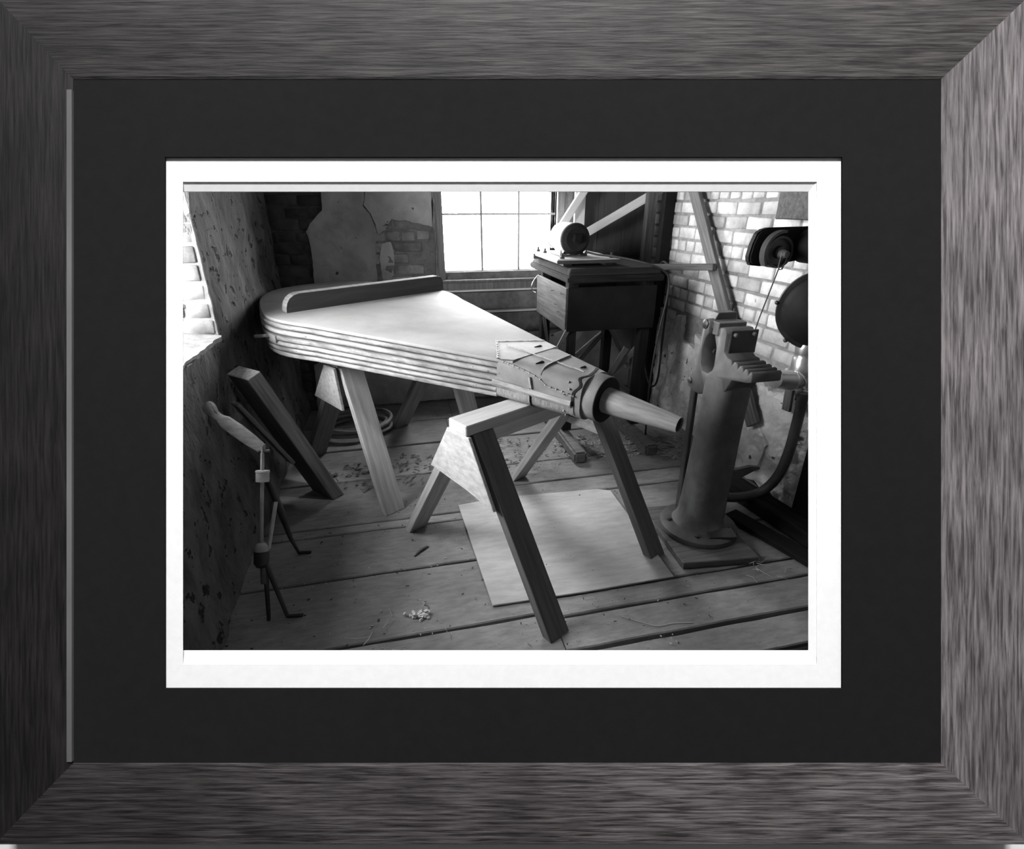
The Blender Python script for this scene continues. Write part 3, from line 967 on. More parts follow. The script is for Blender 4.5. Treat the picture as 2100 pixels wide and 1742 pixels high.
collar = obj('collar', ulathe([(0.094, 1.655), (0.0985, 1.66), (0.0985, 1.738), (0.096, 1.741)]), M_LEATHER, bel, BW, world=False, smooth=40)
obj('collar_face', ulathe([(0.0962, 1.739), (0.0962, 1.7435), (0.02, 1.7435)]), M_BLACK, collar, BW, world=False, smooth=40, label='black end face of the collar')
noz = obj('nozzle', ulathe([(0.040, 1.742), (0.054, 1.743), (0.052, 1.80), (0.031, 2.062), (0.028, 2.062), (0.030, 1.95), (0.0, 1.94)]), M_PINE2, bel, BW, world=False, smooth=40, label='tapered pale wooden nozzle')
obj('nozzle_bore_shade', ulathe([(0.0275, 2.055), (0.0, 2.0555)]), M_HOLLOW, noz, BW, world=False)  # dark disc stands in for the shade inside the nozzle

# ------------------------------------------------------------------ sawhorses
def sawhorse(name, label, e0, d, L, zt, bw, bh, feet, lw, lt, mats, gz, stretcher=True, grp='sawhorses under the bellows', gus=None, gw=1.0):
    d = Vector((d[0], d[1], 0)).normalized()
    n = Vector((-d.y, d.x, 0))
    e0 = Vector(e0)
    mb, ml, ml2, mg = mats
    r = root(name, (e0.x, e0.y, 0), label, 'sawhorse', grp)
    beam('beam', (e0.x, e0.y, zt - bh / 2), (e0.x + d.x * L, e0.y + d.y * L, zt - bh / 2), bw, bh, n, mb, r, bevel=0.004)
    tops = {}
    for i, (fx, fy) in enumerate(feet):
        f = Vector((fx, fy, 0))
        rel = f - Vector((e0.x, e0.y, 0))
        t = rel.dot(d)
        s = 1 if rel.dot(n) > 0 else -1
        tt = min(max(t, lw * 0.5 + 0.021), L - lw * 0.5 - 0.021)
        top = Vector((e0.x, e0.y, 0)) + d * tt + n * s * (bw / 2 - lt * 0.62)
        top.z = zt - bh - 0.001
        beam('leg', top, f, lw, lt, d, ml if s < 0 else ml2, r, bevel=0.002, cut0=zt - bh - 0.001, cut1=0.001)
        tops[i] = (top, f)
    if stretcher:
        for s in (-1, 1):
            a = e0 + d * 0.13 + n * s * (bw / 2 - 0.02); bq = e0 + d * (L - 0.13) + n * s * (bw / 2 - 0.02)
            a.z = bq.z = zt - bh - 0.032
            beam('side_rail', a, bq, 0.025, 0.062, n, mb, r)
    for end in (0, 1):
        i, j = (0, 1) if end == 0 else (2, 3)
        pts = []
        for k, (zz) in ((j, zt - bh - 0.002), (i, zt - bh - 0.002), (i, gz), (j, gz)):
            top, f = tops[k]
            q = top.lerp(f, (top.z - zz) / top.z)
            pts.append(((q - e0).dot(n) * gw, zz))
        tpos = -0.012 if end == 0 else L - 0.018
        if end == 0:
            tpos, pts = gus
        obj('gusset', prism(pts, tpos, tpos + 0.016, lambda p, t: e0 + d * t + n * p[0] + Vector((0, 0, p[1] - e0.z))), mg, r, bevel=0.002)
    return r


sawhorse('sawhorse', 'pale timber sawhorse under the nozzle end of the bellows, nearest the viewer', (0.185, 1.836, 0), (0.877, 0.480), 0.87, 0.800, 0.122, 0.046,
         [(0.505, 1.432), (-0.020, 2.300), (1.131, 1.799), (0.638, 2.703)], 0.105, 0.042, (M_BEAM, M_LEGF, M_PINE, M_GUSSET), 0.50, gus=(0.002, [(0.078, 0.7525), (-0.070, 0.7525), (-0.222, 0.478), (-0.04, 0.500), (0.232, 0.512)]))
sawhorse('sawhorse', 'pale timber sawhorse at the wide rounded end of the bellows, by the dark corner', (-0.385, 2.750, 0), (0.850, 0.527), 0.86, 0.846, 0.12, 0.05,
         [(-0.135, 2.488), (-0.66, 3.31), (0.46, 2.90), (-0.08, 3.69)], 0.125, 0.040, (M_PINE2, M_PINE, M_PINE2, M_PINE), 0.56, stretcher=False, gus=(-0.016, [(0.070, 0.795), (-0.045, 0.795), (-0.078, 0.56), (0.27, 0.56)]))

# plywood sheet on the floor
pl = obj('plywood_sheet', prism([(0.231, 2.448), (0.50, 2.475), (1.08, 2.44), (1.152, 2.405), (1.140, 1.627), (0.70, 1.622), (0.28, 1.630)], 0.004, 0.014, lambda p, t: (p[0], p[1], t)), M_PLY, None, Matrix.Translation((0.7, 2.0, 0)), bevel=0.002)
tag(pl, 'worn pale plywood sheet lying on the floorboards under the near sawhorse', 'plywood')

# ------------------------------------------------------------------ motor table
tb = root('workbench', (1.40, 3.5, 0), 'tall dark wooden bench with deep apron boards standing by the window', 'bench')
for x, y in ((1.118, 3.185), (1.118, 3.80), (1.655, 3.185), (1.655, 3.80)):
    beam('leg', (x, y, 0.085), (x, y, 1.14), 0.068, 0.068, (1, 0, 0), M_BENCH, tb)
ms = beam('apron_board', (1.075, 3.142, 0.964), (1.705, 3.142, 0.964), 0.018, 0.288, (0, 1, 0), M_BLACK, tb, label='black front apron board')
beam('apron_board', (1.078, 3.155, 0.960), (1.078, 3.87, 0.960), 0.018, 0.285, (1, 0, 0), M_DARKW, tb, label='grey side apron board')
beam('apron_board', (1.700, 3.155, 0.960), (1.700, 3.87, 0.960), 0.018, 0.285, (1, 0, 0), M_BENCH, tb)
beam('apron_board', (1.075, 3.85, 0.964), (1.705, 3.85, 0.964), 0.018, 0.288, (0, 1, 0), M_BENCH, tb)
obj('table_top', box(1.062, 1.738, 3.105, 4.08, 1.138, 1.180), M_BENCH, tb, bevel=0.008, seg=2)
v, f = box(1.075, 1.725, 3.13, 4.06, 1.180, 1.222)
v = [(x + (0.018 if x < 1.4 else -0.018) * (z > 1.2), y + 0.02 * (z > 1.2) * (1 if y < 3.5 else -1), z) for x, y, z in v]
obj('table_top_step', (v, f), M_BENCH, tb, bevel=0.005)
for x in (1.10, 1.62):
    obj('skid', box(x - 0.045, x + 0.045, 2.79, 3.90, 0.0, 0.082), M_MIDW, tb, bevel=0.014, seg=2)
for a, c, w in (((1.59, 3.755, 0.63), (1.16, 3.23, 0.53), 0.045), ((1.66, 3.74, 0.68), (1.60, 3.24, 0.50), 0.04), ((1.57, 3.235, 0.66), (1.455, 3.26, 0.44), 0.04),
                ((1.645, 3.23, 0.65), (1.46, 3.32, 0.40), 0.045), ((1.10, 3.76, 0.80), (1.135, 3.74, 0.56), 0.026), ((1.085, 3.14, 0.83), (1.025, 3.20, 0.66), 0.03),
                ((1.62, 3.82, 0.62), (1.15, 3.80, 0.25), 0.045), ((1.65, 3.22, 0.30), (1.15, 3.22, 0.62), 0.04)):
    beam('brace', a, c, 0.012, w, (0, 1, 0), M_MIDW, tb, bevel=0.001)
hook = [(1.066, 3.20, 1.06), (1.066, 3.42, 1.05), (1.066, 3.33, 0.97), (1.066, 3.27, 0.93)]
for p in hook:
    obj('hook_nail', tube([p, (p[0] - 0.018, p[1], p[2]), (p[0] - 0.02, p[1] - 0.004, p[2] + 0.012)], 0.003, 6), M_NAIL, tb)
obj('wire_loop', tube(smooth_path([(1.064, 3.84, 1.10), (1.04, 3.86, 1.06), (1.02, 3.85, 1.02), (1.035, 3.86, 0.98), (1.05, 3.84, 0.97)], 5), 0.004, 6), M_ZINC, tb)

# plywood base with spacers
bs = root('motor_base_board', (1.27, 3.6, 1.222), 'thick splintered plywood board on the bench with the electric motor bolted on', 'board')
obj('spacer', box(1.10, 1.16, 3.33, 3.98, 1.2225, 1.245), M_DARKW, bs)
obj('spacer', box(1.40, 1.46, 3.33, 3.98, 1.2225, 1.245), M_DARKW, bs)
obj('spacer', box(1.035, 1.10, 3.86, 3.95, 1.2225, 1.258), M_MIDW, bs)
obj('board', box(1.045, 1.487, 3.285, 3.99, 1.245, 1.270), M_PLY, bs, bevel=0.002)
obj('board_edge', box(1.043, 1.489, 3.282, 3.30, 1.240, 1.262), M_DARKW, bs, bevel=0.002)
for x, y in ((1.09, 3.33), (1.44, 3.33), (1.09, 3.93), (1.44, 3.90), (1.10, 3.78)):
    obj('bolt', lathe([(0.016, 0), (0.016, 0.014), (0.008, 0.016), (0.008, 0.034), (0.0, 0.035)], (x, y, 1.27), (0, 0, 1), 6), M_IRON, bs)

mt = root('electric_motor', (1.215, 3.6, 1.27), 'round pale electric motor with a black end bell on the bench', 'motor')
mc = Vector((1.218, 3.40, 1.385))
obj('motor_body', lathe([(0.05, 0.04), (0.098, 0.045), (0.102, 0.06), (0.102, 0.29), (0.098, 0.305), (0.085, 0.33), (0.05, 0.345)], mc, (-0.03, 1, 0), 40), M_ENAMEL, mt, smooth=40)
obj('end_bell', lathe([(0.0, 0.0), (0.028, 0.0), (0.032, 0.012), (0.075, 0.010), (0.094, 0.022), (0.104, 0.040), (0.104, 0.062), (0.05, 0.065)], mc, (-0.03, 1, 0), 40), M_BLACK, mt, smooth=35)
obj('terminal_box', box(1.19, 1.245, 3.385, 3.41, 1.37, 1.42), M_BLACK, mt, bevel=0.004)
for x0, x1 in ((1.12, 1.17), (1.265, 1.315)):
    obj('foot', box(x0, x1, 3.46, 3.70, 1.2705, 1.286), M_IRONG, mt, bevel=0.003)
obj('cradle', prism([(1.14, 1.286), (1.296, 1.286), (1.27, 1.33), (1.166, 1.33)], 3.48, 3.68, lambda p, t: (p[0], t, p[1])), M_IRON, mt)
for x in (1.125, 1.312):
    obj('mount_nut', lathe([(0.012, 0), (0.012, 0.012), (0.006, 0.013), (0.006, 0.024)], (x, 3.47, 1.286), (0, 0, 1), 6), M_NAIL, mt)
cb = obj('power_cable', tube(smooth_path([(1.30, 3.42, 1.30), (1.36, 3.37, 1.287), (1.43, 3.26, 1.283), (1.55, 3.14, 1.262), (1.65, 3.08, 1.232), (1.725, 3.075, 1.19), (1.752, 3.075, 1.13), (1.74, 3.06, 1.0), (1.715, 3.06, 0.82), (1.69, 3.05, 0.58), (1.68, 3.04, 0.34), (1.70, 3.05, 0.03)], 6), 0.007, 8), M_CABLE, None, Matrix.Translation((1.5, 3.1, 0)), smooth=60)
tag(cb, 'black cable running from the motor over the bench edge down to the floor', 'cable')
lp = obj('hanging_cable', tube(smooth_path([(1.98, 3.66, 1.16), (1.98, 3.60, 1.205), (1.98, 3.53, 1.19), (1.98, 3.505, 1.13), (1.98, 3.467, 0.92), (1.98, 3.468, 0.62), (1.98, 3.462, 0.34), (1.98, 3.52, 0.235), (1.98, 3.63, 0.26), (1.98, 3.75, 0.47), (1.98, 3.775, 0.79), (1.99, 3.745, 1.0), (2.02, 3.74, 1.15)], 6), 0.008, 8), M_CABLE, None, Matrix.Translation((1.98, 3.6, 0.2)), smooth=60)
tag(lp, 'dark cable looped over the horizontal bar, hanging in a long U by the brick wall', 'cable')

# ------------------------------------------------------------------ boards and posts at the back right
pn = root('dark_panel', (1.8, 4.15, 0), 'dark board panel closing the corner to the right of the window', 'panel')
for k in range(3):
    x0 = 1.43 + k * 0.22
    obj('panel_board', box(x0, x0 + 0.217, YB - 0.045, YB - 0.022, 0.68, 2.6), M_PANEL, pn, bevel=0.002)
obj('panel_rail', box(1.50, 2.09, YB - 0.085, YB - 0.046, 1.205, 1.235), M_IRON, pn, bevel=0.003)
sb = beam('board_upright', (1.457, 4.06, 0.68), (1.457, 4.06, 2.70), 0.085, 0.03, (1, 0, 0), M_PALEW, None)
tag(sb, 'pale upright board between the window and the dark panel', 'board')
d1 = beam('brace_board', (1.20, 4.01, 1.30), (1.66, 4.01, 1.98), 0.03, 0.058, (0, 1, 0), M_PALEW, None)
tag(d1, 'short pale brace slanting across the right edge of the window', 'board', 'slanting pale brace boards')
d2 = beam('brace_board', (1.42, 4.03, 1.345), (2.09, 3.93, 1.72), 0.03, 0.062, (0, 1, 0), M_PALEW, None)
tag(d2, 'long pale brace slanting up to the right behind the motor', 'board', 'slanting pale brace boards')
p1 = beam('corner_post', (1.985, 3.90, 0.0), (1.985, 3.90, CEIL - 0.002), 0.075, 0.06, (1, 0, 0), M_MIDW, None)
tag(p1, 'weathered post beside the black corner post', 'post')
p2 = beam('corner_post', (2.045, 3.74, 0.0), (2.045, 3.74, CEIL - 0.002), 0.085, 0.06, (1, 0, 0), M_BLACK, None)
tag(p2, 'black corner post where the brick wall begins', 'post')
lb = beam('leaning_board', (2.036, 3.50, 1.84), (2.010, 2.345, 0.39), 0.030, 0.095, (1, 0, 0), M_MIDW, None)
tag(lb, 'long grey board leaning slantwise along the whitewashed brick wall', 'board')
hb = beam('horizontal_bar', (1.990, 2.95, 1.235), (1.79, 3.96, 1.135), 0.035, 0.042, (0.9, 0.3, 0), M_DARKW, None)
tag(hb, 'thin horizontal wooden bar from the leaning board back behind the bench', 'bar')

# ------------------------------------------------------------------ swage vise on a pedestal
vs_ = root('pedestal_vise', (1.445, 1.93, 0.045), 'heavy grey cast-iron pedestal vise with a stepped toothed jaw on a round base', 'vise')
P2 = [(1.921, 1.107), (1.887, 1.109), (1.872, 1.09), (1.868, 1.01), (1.835, 0.992), (1.806, 0.990), (1.803, 0.966), (1.787, 0.988), (1.764, 0.986), (1.761, 0.962), (1.746, 0.984), (1.727, 0.982), (1.724, 0.960), (1.710, 0.981), (1.693, 0.979), (1.690, 0.958), (1.676, 0.979), (1.664, 0.972),
      (1.662, 0.935), (1.690, 0.925), (1.785, 0.905), (1.806, 0.86), (1.83, 0.82), (1.96, 0.79), (2.00, 0.765), (2.064, 0.763), (2.100, 0.775), (2.117, 0.800), (2.110, 0.832), (2.085, 0.855), (2.060, 0.872), (2.062, 0.913), (2.056, 0.995), (2.054, 1.059), (2.050, 1.108), (2.033, 1.124), (2.006, 1.116), (2.000, 1.06),
      (2.018, 1.035), (2.031, 0.982), (2.027, 0.915), (2.007, 0.882), (1.965, 0.878), (1.930, 0.905), (1.922, 0.932), (1.926, 1.012), (1.950, 1.058), (1.955, 1.075)]
obj('jaw_body', prism(P2, 1.37, 1.512, lambda p, t: (t, p[0], p[1])), M_IRONG, vs_, bevel=0.004, smooth=50)
obj('jaw_plate', box(1.366, 1.505, 1.925, 1.968, 1.066, 1.124), M_IRONG, vs_, bevel=0.003)
obj('front_plate', box(1.385, 1.520, 1.857, 1.870, 1.000, 1.104), M_IRON, vs_, bevel=0.003)
obj('rear_jaw', prism([(1.40, 1.112), (1.515, 1.112), (1.515, 1.146), (1.508, 1.150), (1.418, 1.150)], 2.015, 2.06, lambda p, t: (p[0], t, p[1])), M_IRON, vs_, bevel=0.003)
obj('jaw_bar', box(1.38, 1.515, 1.978, 2.0, 1.085, 1.12), M_IRON, vs_, bevel=0.003)
for x in (1.405, 1.495):
    obj('bolt', lathe([(0.0, 0.016), (0.007, 0.014), (0.010, 0.008), (0.010, 0.0)], (x, 1.857, 1.085), (0, -1, 0), 10), M_IRONG, vs_, smooth=40)
for y, z, r in ((2.030, 1.098, 0.014), (2.085, 0.808, 0.010)):
    obj('pivot_pin', lathe([(r * 1.6, 0), (r * 1.6, 0.006), (r, 0.010), (r * 0.4, 0.012), (0, 0.012)], (1.371, y, z), (-1, 0, 0), 14), M_IRON, vs_, smooth=40)
obj('screw_knob', lathe([(0.012, -0.04), (0.012, 0.0), (0.036, 0.004), (0.040, 0.012), (0.036, 0.024), (0.02, 0.034), (0.0, 0.036)], (1.44, 2.06, 0.965), (0, 1, 0), 24), M_IRONG, vs_, smooth=40)


def rrect(cx, cy, hx, hy, ex, z, n=32):
    r = []
    for k in range(n):
        t = 2 * math.pi * k / n
        c, s = math.cos(t), math.sin(t)
        r.append((cx + hx * math.copysign(abs(c) ** (2 / ex), c), cy + hy * math.copysign(abs(s) ** (2 / ex), s), z))
    return r


obj('column', loft([rrect(1.438, 1.925, 0.140, 0.140, 2.2, 0.072), rrect(1.438, 1.925, 0.118, 0.118, 2.4, 0.09), rrect(1.438, 1.922, 0.101, 0.100, 3.2, 0.13), rrect(1.438, 1.918, 0.095, 0.094, 3.6, 0.22), rrect(1.440, 1.905, 0.084, 0.090, 4, 0.60), rrect(1.441, 1.900, 0.080, 0.092, 4, 0.74), rrect(1.441, 1.895, 0.0775, 0.092, 4.5, 0.84), rrect(1.441, 1.890, 0.073, 0.075, 4, 0.89)]), M_IRONG, vs_, smooth=60)
obj('column_rib', box(1.512, 1.532, 1.85, 1.90, 0.10, 0.84), M_IRON, vs_, bevel=0.004)
obj('base_disc', lathe([(0.12, 0.0305), (0.172, 0.026), (0.192, 0.016), (0.197, 0.0), (0.195, -0.008)], (1.437, 1.925, 0.050), (0, 0, 1), 48), M_IRONG, vs_, smooth=40)
v, f = box(-0.07, 0.07, -0.035, 0.035, 0, 0.010)
obj('name_plate', ([(1.478 + x * 0.98 + y * 0.2, 1.790 + y - 0.2 * x, 0.0805 + z + 0.08 * y) for x, y, z in v], f), M_IRON, vs_, bevel=0.002)
for a in (100, 165, 235, 320):
    ca, sa = math.cos(math.radians(a)), math.sin(math.radians(a))
    obj('base_bolt', lathe([(0.012, 0), (0.012, 0.012), (0.005, 0.014), (0.0, 0.014)], (1.442 + 0.155 * ca, 1.925 + 0.155 * sa, 0.074), (0, 0, 1), 6), M_IRON, vs_)
beam('rear_leg', (1.40, 2.085, 0.80), (1.398, 2.055, 0.078), 0.022, 0.040, (1, 0, 0), M_IRON, vs_, bevel=0.004)
ped = [(1.50, 0.375), (1.54, 0.386), (1.60, 0.384), (1.66, 0.392), (1.715, 0.382), (1.715, 0.372), (1.68, 0.362), (1.62, 0.335), (1.56, 0.316), (1.50, 0.318)]
obj('foot_pedal', prism(ped, 1.885, 1.915, lambda p, t: (p[0], t, p[1])), M_IRONG, vs_, bevel=0.006, seg=2)

blk = obj('wooden_base_block', prism([(1.212, 1.672), (1.595, 1.632), (1.625, 2.12), (1.235, 2.16)], 0.004, 0.040, lambda p, t: (p[0], p[1], t)), M_MIDW, None, Matrix.Translation((1.42, 1.9, 0)), bevel=0.004)
tag(blk, 'thick square plank under the round base of the pedestal vise', 'plank')

# ------------------------------------------------------------------ blower and its motor on the right wall
bl = root('forge_blower', (1.96, 2.05, 1.12), 'black domed forge blower with a bolted flange and a galvanised elbow at the right edge', 'blower')
bc, bx = Vector((2.005, 2.06, 1.125)), Vector((-0.55, -0.83, 0.05))
obj('casing', lathe([(0.0, 0.115), (0.05, 0.110), (0.10, 0.092), (0.145, 0.060), (0.170, 0.022), (0.176, 0.0), (0.176, -0.02), (0.12, -0.05), (0.05, -0.06)], bc, bx, 48), M_BLACK, bl, smooth=50)
obj('flange', lathe([(0.172, 0.010), (0.192, 0.010), (0.194, 0.004), (0.194, -0.012), (0.172, -0.014)], bc, bx, 48), M_IRON, bl, smooth=40)
ax = bx.normalized(); e1 = Vector((0, 0, 1)); e1 = (e1 - ax * e1.dot(ax)).normalized(); e2 = ax.cross(e1)
for a in range(6):
    t = math.radians(a * 60 + 22)
    c = bc + (e1 * math.cos(t) + e2 * math.sin(t)) * 0.198
    obj('flange_lug', lathe([(0.009, -0.012), (0.010, 0.0), (0.010, 0.010), (0.006, 0.016), (0.0, 0.018)], c, ax, 10), M_IRON, bl, smooth=40)
obj('outlet_neck', lathe([(0.050, 0.0), (0.056, -0.02), (0.052, -0.05), (0.052, -0.07), (0.056, -0.075), (0.056, -0.14)], (2.008, 2.085, 0.955), (0.0, 0, 1), 28), M_ZINC, bl, smooth=40)
el = [Vector((2.010, 2.085, 0.835)), Vector((2.008, 2.085, 0.80)), Vector((1.990, 2.085, 0.775)), Vector((1.955, 2.082, 0.765)), Vector((1.845, 2.07, 0.782))]
obj('elbow', tube(el, [0.054, 0.055, 0.056, 0.052, 0.046], 20), M_ZINC, bl, smooth=25)
for i, r in ((1, 0.0585), (2, 0.0590), (3, 0.0555)):
    d = (el[i + 1] - el[i - 1]).normalized()
    obj('elbow_seam', lathe([(r - 0.006, -0.004), (r, -0.003), (r, 0.003), (r - 0.006, 0.004)], el[i], d, 24), M_ZINC, bl)

bm_ = root('blower_motor', (1.85, 2.15, 1.35), 'black motor with a round pulley guard bracketed above the forge blower', 'motor')
rr = [(1.640, 1.345), (1.632, 1.375), (1.640, 1.43), (1.655, 1.475), (1.672, 1.492), (1.71, 1.502), (2.06, 1.508), (2.06, 1.36), (1.90, 1.352), (1.78, 1.335), (1.70, 1.330), (1.655, 1.335)]
obj('back_plate', prism(rr, 2.16, 2.20, lambda p, t: (p[0], t, p[1])), M_BLACK, bm_, bevel=0.008, seg=2)
gc = Vector((1.772, 2.155, 1.395))
arc = [gc + Vector((0.082 * math.cos(math.radians(a)), 0, 0.086 * math.sin(math.radians(a)))) for a in range(85, 225, 7)]
obj('guard_band', loft([[p + Vector((0, 0, 0)), p + Vector((0, -0.035, 0)), p + (p - gc).normalized() * 0.012 + Vector((0, -0.035, 0)), p + (p - gc).normalized() * 0.012] for p in arc]), M_IRONG, bm_, smooth=40)
obj('pulley', lathe([(0.0, 0.03), (0.025, 0.03), (0.03, 0.012), (0.058, 0.010), (0.062, 0.022), (0.072, 0.022), (0.074, -0.03)], gc, (0, -1, 0), 32), M_IRON, bm_, smooth=40)
obj('hub', lathe([(0.0, 0.055), (0.014, 0.052), (0.020, 0.03), (0.022, 0.0)], gc + Vector((0.0, -0.02, -0.006)), (0, -1, 0), 18), M_IRONG, bm_, smooth=40)
obj('motor_drum', lathe([(0.0, 0.17), (0.05, 0.165), (0.075, 0.14), (0.080, 0.10), (0.080, -0.02), (0.05, -0.03)], (1.945, 2.16, 1.42), (0, -1, 0), 32), M_BLACK, bm_, smooth=40)
obj('bracket', box(2.02, XR - 0.001, 2.10, 2.22, 1.34, 1.42), M_IRON, bm_, bevel=0.004)
rd = obj('pull_rod', join(tube([(1.757, 2.10, 1.40), (1.752, 2.10, 1.335), (1.752, 2.095, 1.322), (1.768, 2.095, 1.322), (1.795, 2.10, 1.395)], 0.0035, 6), tube([(1.754, 2.098, 1.33), (1.702, 2.10, 1.09), (1.64, 2.08, 0.80)], 0.0035, 6)), M_IRON, None, Matrix.Translation((1.75, 2.1, 1.3)))
tag(rd, 'thin iron rod hanging from the pulley down behind the vise', 'rod')

hs = obj('bent_pipe', tube(smooth_path([(1.56, 2.05, 0.150), (1.66, 2.05, 0.115), (1.78, 2.05, 0.098), (1.90, 2.05, 0.115), (1.985, 2.05, 0.200), (2.020, 2.05, 0.346), (2.026, 2.05, 0.551), (2.020, 2.05, 0.70)], 6), 0.027, 14), M_IRON, None, Matrix.Translation((1.8, 2.05, 0.1)), smooth=60)
tag(hs, 'thick dark pipe curving up from behind the vise to the right wall', 'pipe')
ps = beam('wall_post', (2.035, 1.86, 0.0), (2.035, 1.86, 0.80), 0.10, 0.09, (1, 0, 0), M_BLACK, None)
tag(ps, 'short black post at the right edge below the galvanised elbow', 'post')
stb = beam('hanging_board', (2.035, 2.17, 0.79), (2.035, 2.15, 0.56), 0.02, 0.055, (1, 0, 0), M_MIDW, None)
tag(stb, 'short dark board hanging on the wall under the galvanised elbow', 'board')
fb = beam('floor_timber', (1.86, 2.30, 0.05), (2.02, 1.30, 0.05), 0.13, 0.09, (1, 0.1, 0), M_BENCH, None, bevel=0.01)
tag(fb, 'dark squared timber lying along the foot of the right wall', 'timber')
fb = beam('floor_timber', (1.70, 2.02, 0.020), (1.95, 1.25, 0.020), 0.10, 0.03, (1, 0.3, 0), M_BENCH, None, bevel=0.004)
tag(fb, 'flat dark board on the floor between the vise base and the wall timber', 'board')

# ------------------------------------------------------------------ left side: leaning timber, stand, hose coil
lt = beam('leaning_timber', (-0.782, 2.585, 0.842), (-0.520, 2.780, 0.0), 0.20, 0.075, (0.55, -0.62, 0.05), M_MIDW, None, bevel=0.004, cut1=0.002)
tag(lt, 'thick split timber leaning against the left wall beside the rear sawhorse', 'timber')
ls = beam('leaning_lath', (-0.80, 2.43, 0.74), (-0.63, 2.52, 0.36), 0.085, 0.02, (0.5, -0.7, 0), M_MIDW, None)
tag(ls, 'narrow dark board behind the paddle handle, tilted against the left wall', 'board')

rs = root('roller_stand', (-0.62, 1.86, 0), 'rusty iron stand with thin rods and a pale wooden paddle handle by the left wall', 'stand')
pad = [(0.0, 0.026), (0.012, 0.032), (0.03, 0.028), (0.055, 0.014), (0.075, 0.012), (0.10, 0.024), (0.16, 0.028), (0.22, 0.026), (0.285, 0.020), (0.30, 0.0), (0.29, -0.016), (0.22, -0.024), (0.15, -0.026), (0.10, -0.024), (0.075, -0.014), (0.05, -0.014), (0.02, -0.020), (0.0, -0.010)]
q0, q1 = Vector((-0.800, 2.085, 0.858)), Vector((-0.575, 1.958, 0.690))
dx = (q1 - q0).normalized(); dn = Vector((0.30, 0.25, 0.9)); dn = (dn - dx * dn.dot(dx)).normalized(); dm = dx.cross(dn)
obj('paddle_handle', prism(pad, -0.013, 0.013, lambda p, t: q0 + dx * p[0] * 1.02 + dn * p[1] + dm * t), M_PINE2, rs, bevel=0.004, seg=2, label='pale shaped wooden handle')
A_, B_ = Vector((-0.586, 1.957, 0.690)), Vector((-0.628, 1.813, 0.335))
obj('rod', tube([A_ + Vector((0, 0, 0.01)), B_], 0.0075, 8), M_ROD, rs)
obj('rod', tube([(-0.567, 1.916, 0.480), (-0.600, 1.806, 0.330)], 0.0075, 8), M_ROD, rs)
obj('rod', tube([(-0.60, 1.957, 0.695), (-0.56, 1.957, 0.692)], 0.009, 8), M_IRONG, rs)
ax_ = (A_ - B_).normalized()
cc = Vector((-0.597, 1.921, 0.600))
obj('collar', lathe([(0.010, 0.026), (0.026, 0.025), (0.027, 0.018), (0.025, 0.016), (0.025, -0.020), (0.010, -0.022)], cc, ax_, 20), M_ROD, rs, smooth=40)
kk = Vector((-0.628, 1.808, 0.325))
obj('knuckle', lathe([(0.008, 0.030), (0.020, 0.028), (0.028, 0.016), (0.029, -0.012), (0.029, -0.050), (0.018, -0.066), (0.006, -0.068)], kk, ax_, 20), M_IRON, rs, smooth=50)
obj('knuckle_cap', lathe([(0.006, 0.034), (0.018, 0.032), (0.0275, 0.020), (0.0295, 0.006), (0.0295, 0.000)], kk, ax_, 20), M_ROD, rs, smooth=50)
obj('strut', tube([cc + Vector((0.012, 0.015, -0.02)), (-0.570, 1.955, 0.42), (-0.575, 2.03, 0.22), (-0.60, 2.20, 0.012)], [0.014, 0.016, 0.010, 0.007], 8), M_IRON, rs, smooth=60)
for f_ in ((-0.650, 1.762, 0.006), (-0.577, 1.766, 0.006)):
    obj('leg', tube([kk + Vector((0.006, -0.012, -0.045)), Vector(f_)], [0.011, 0.008], 8), M_IRON, rs)
obj('foot_bar', tube([(-0.577, 1.766, 0.008), (-0.515, 1.757, 0.008)], 0.008, 8), M_IRON, rs)
obj('foot_bar', tube([(-0.60, 2.20, 0.010), (-0.54, 2.19, 0.010)], 0.008, 8), M_IRON, rs)
obj('stub', tube([kk + Vector((-0.002, -0.02, -0.05)), (-0.632, 1.752, 0.205)], 0.010, 8), M_IRONG, rs)

coil = []
for k in range(0, 160):
    a = k / 160 * math.pi * 2 * 3.6
    rr_ = 0.215 + 0.018 * math.sin(a * 0.37) + 0.01 * (k / 160)
    coil.append((-0.40 + rr_ * 1.12 * math.cos(a), 3.66 + rr_ * 0.85 * math.sin(a), 0.022 + 0.030 * (k / 160) * 3 + 0.012 * math.sin(a * 1.7)))
hc = obj('hose_coil', tube(coil, 0.014, 8), M_CABLE2, None, Matrix.Translation((-0.40, 3.66, 0)), smooth=60)
tag(hc, 'coil of grey hose lying on the floor under the wide end of the bellows', 'hose')

# ------------------------------------------------------------------ litter on the floor
rnd = random.Random(4)


def chips(name, n, cx, cy, rx, ry, s0, s1, mat, label):
    gs = []
    for _ in range(n):
        a, q = rnd.uniform(0, 2 * math.pi), math.sqrt(rnd.random())
        x, y = cx + rx * q * math.cos(a), cy + ry * q * math.sin(a)
        l, w, h = rnd.uniform(s0, s1), rnd.uniform(s0, s1) * 0.35, rnd.uniform(0.001, 0.004)
        v, f = box(-l / 2, l / 2, -w / 2, w / 2, 0, h)
        R = Matrix.Translation((x, y, 0.004 + rnd.uniform(0, 0.008))) @ Matrix.Rotation(rnd.uniform(0, 6.3), 4, 'Z') @ Matrix.Rotation(rnd.uniform(-0.4, 0.4), 4, 'Y')
        gs.append(([R @ Vector(p) for p in v], f))
    o = obj(name, join(*gs), mat, None, Matrix.Translation((cx, cy, 0)))
    tag(o, label, 'debris', kind='stuff')


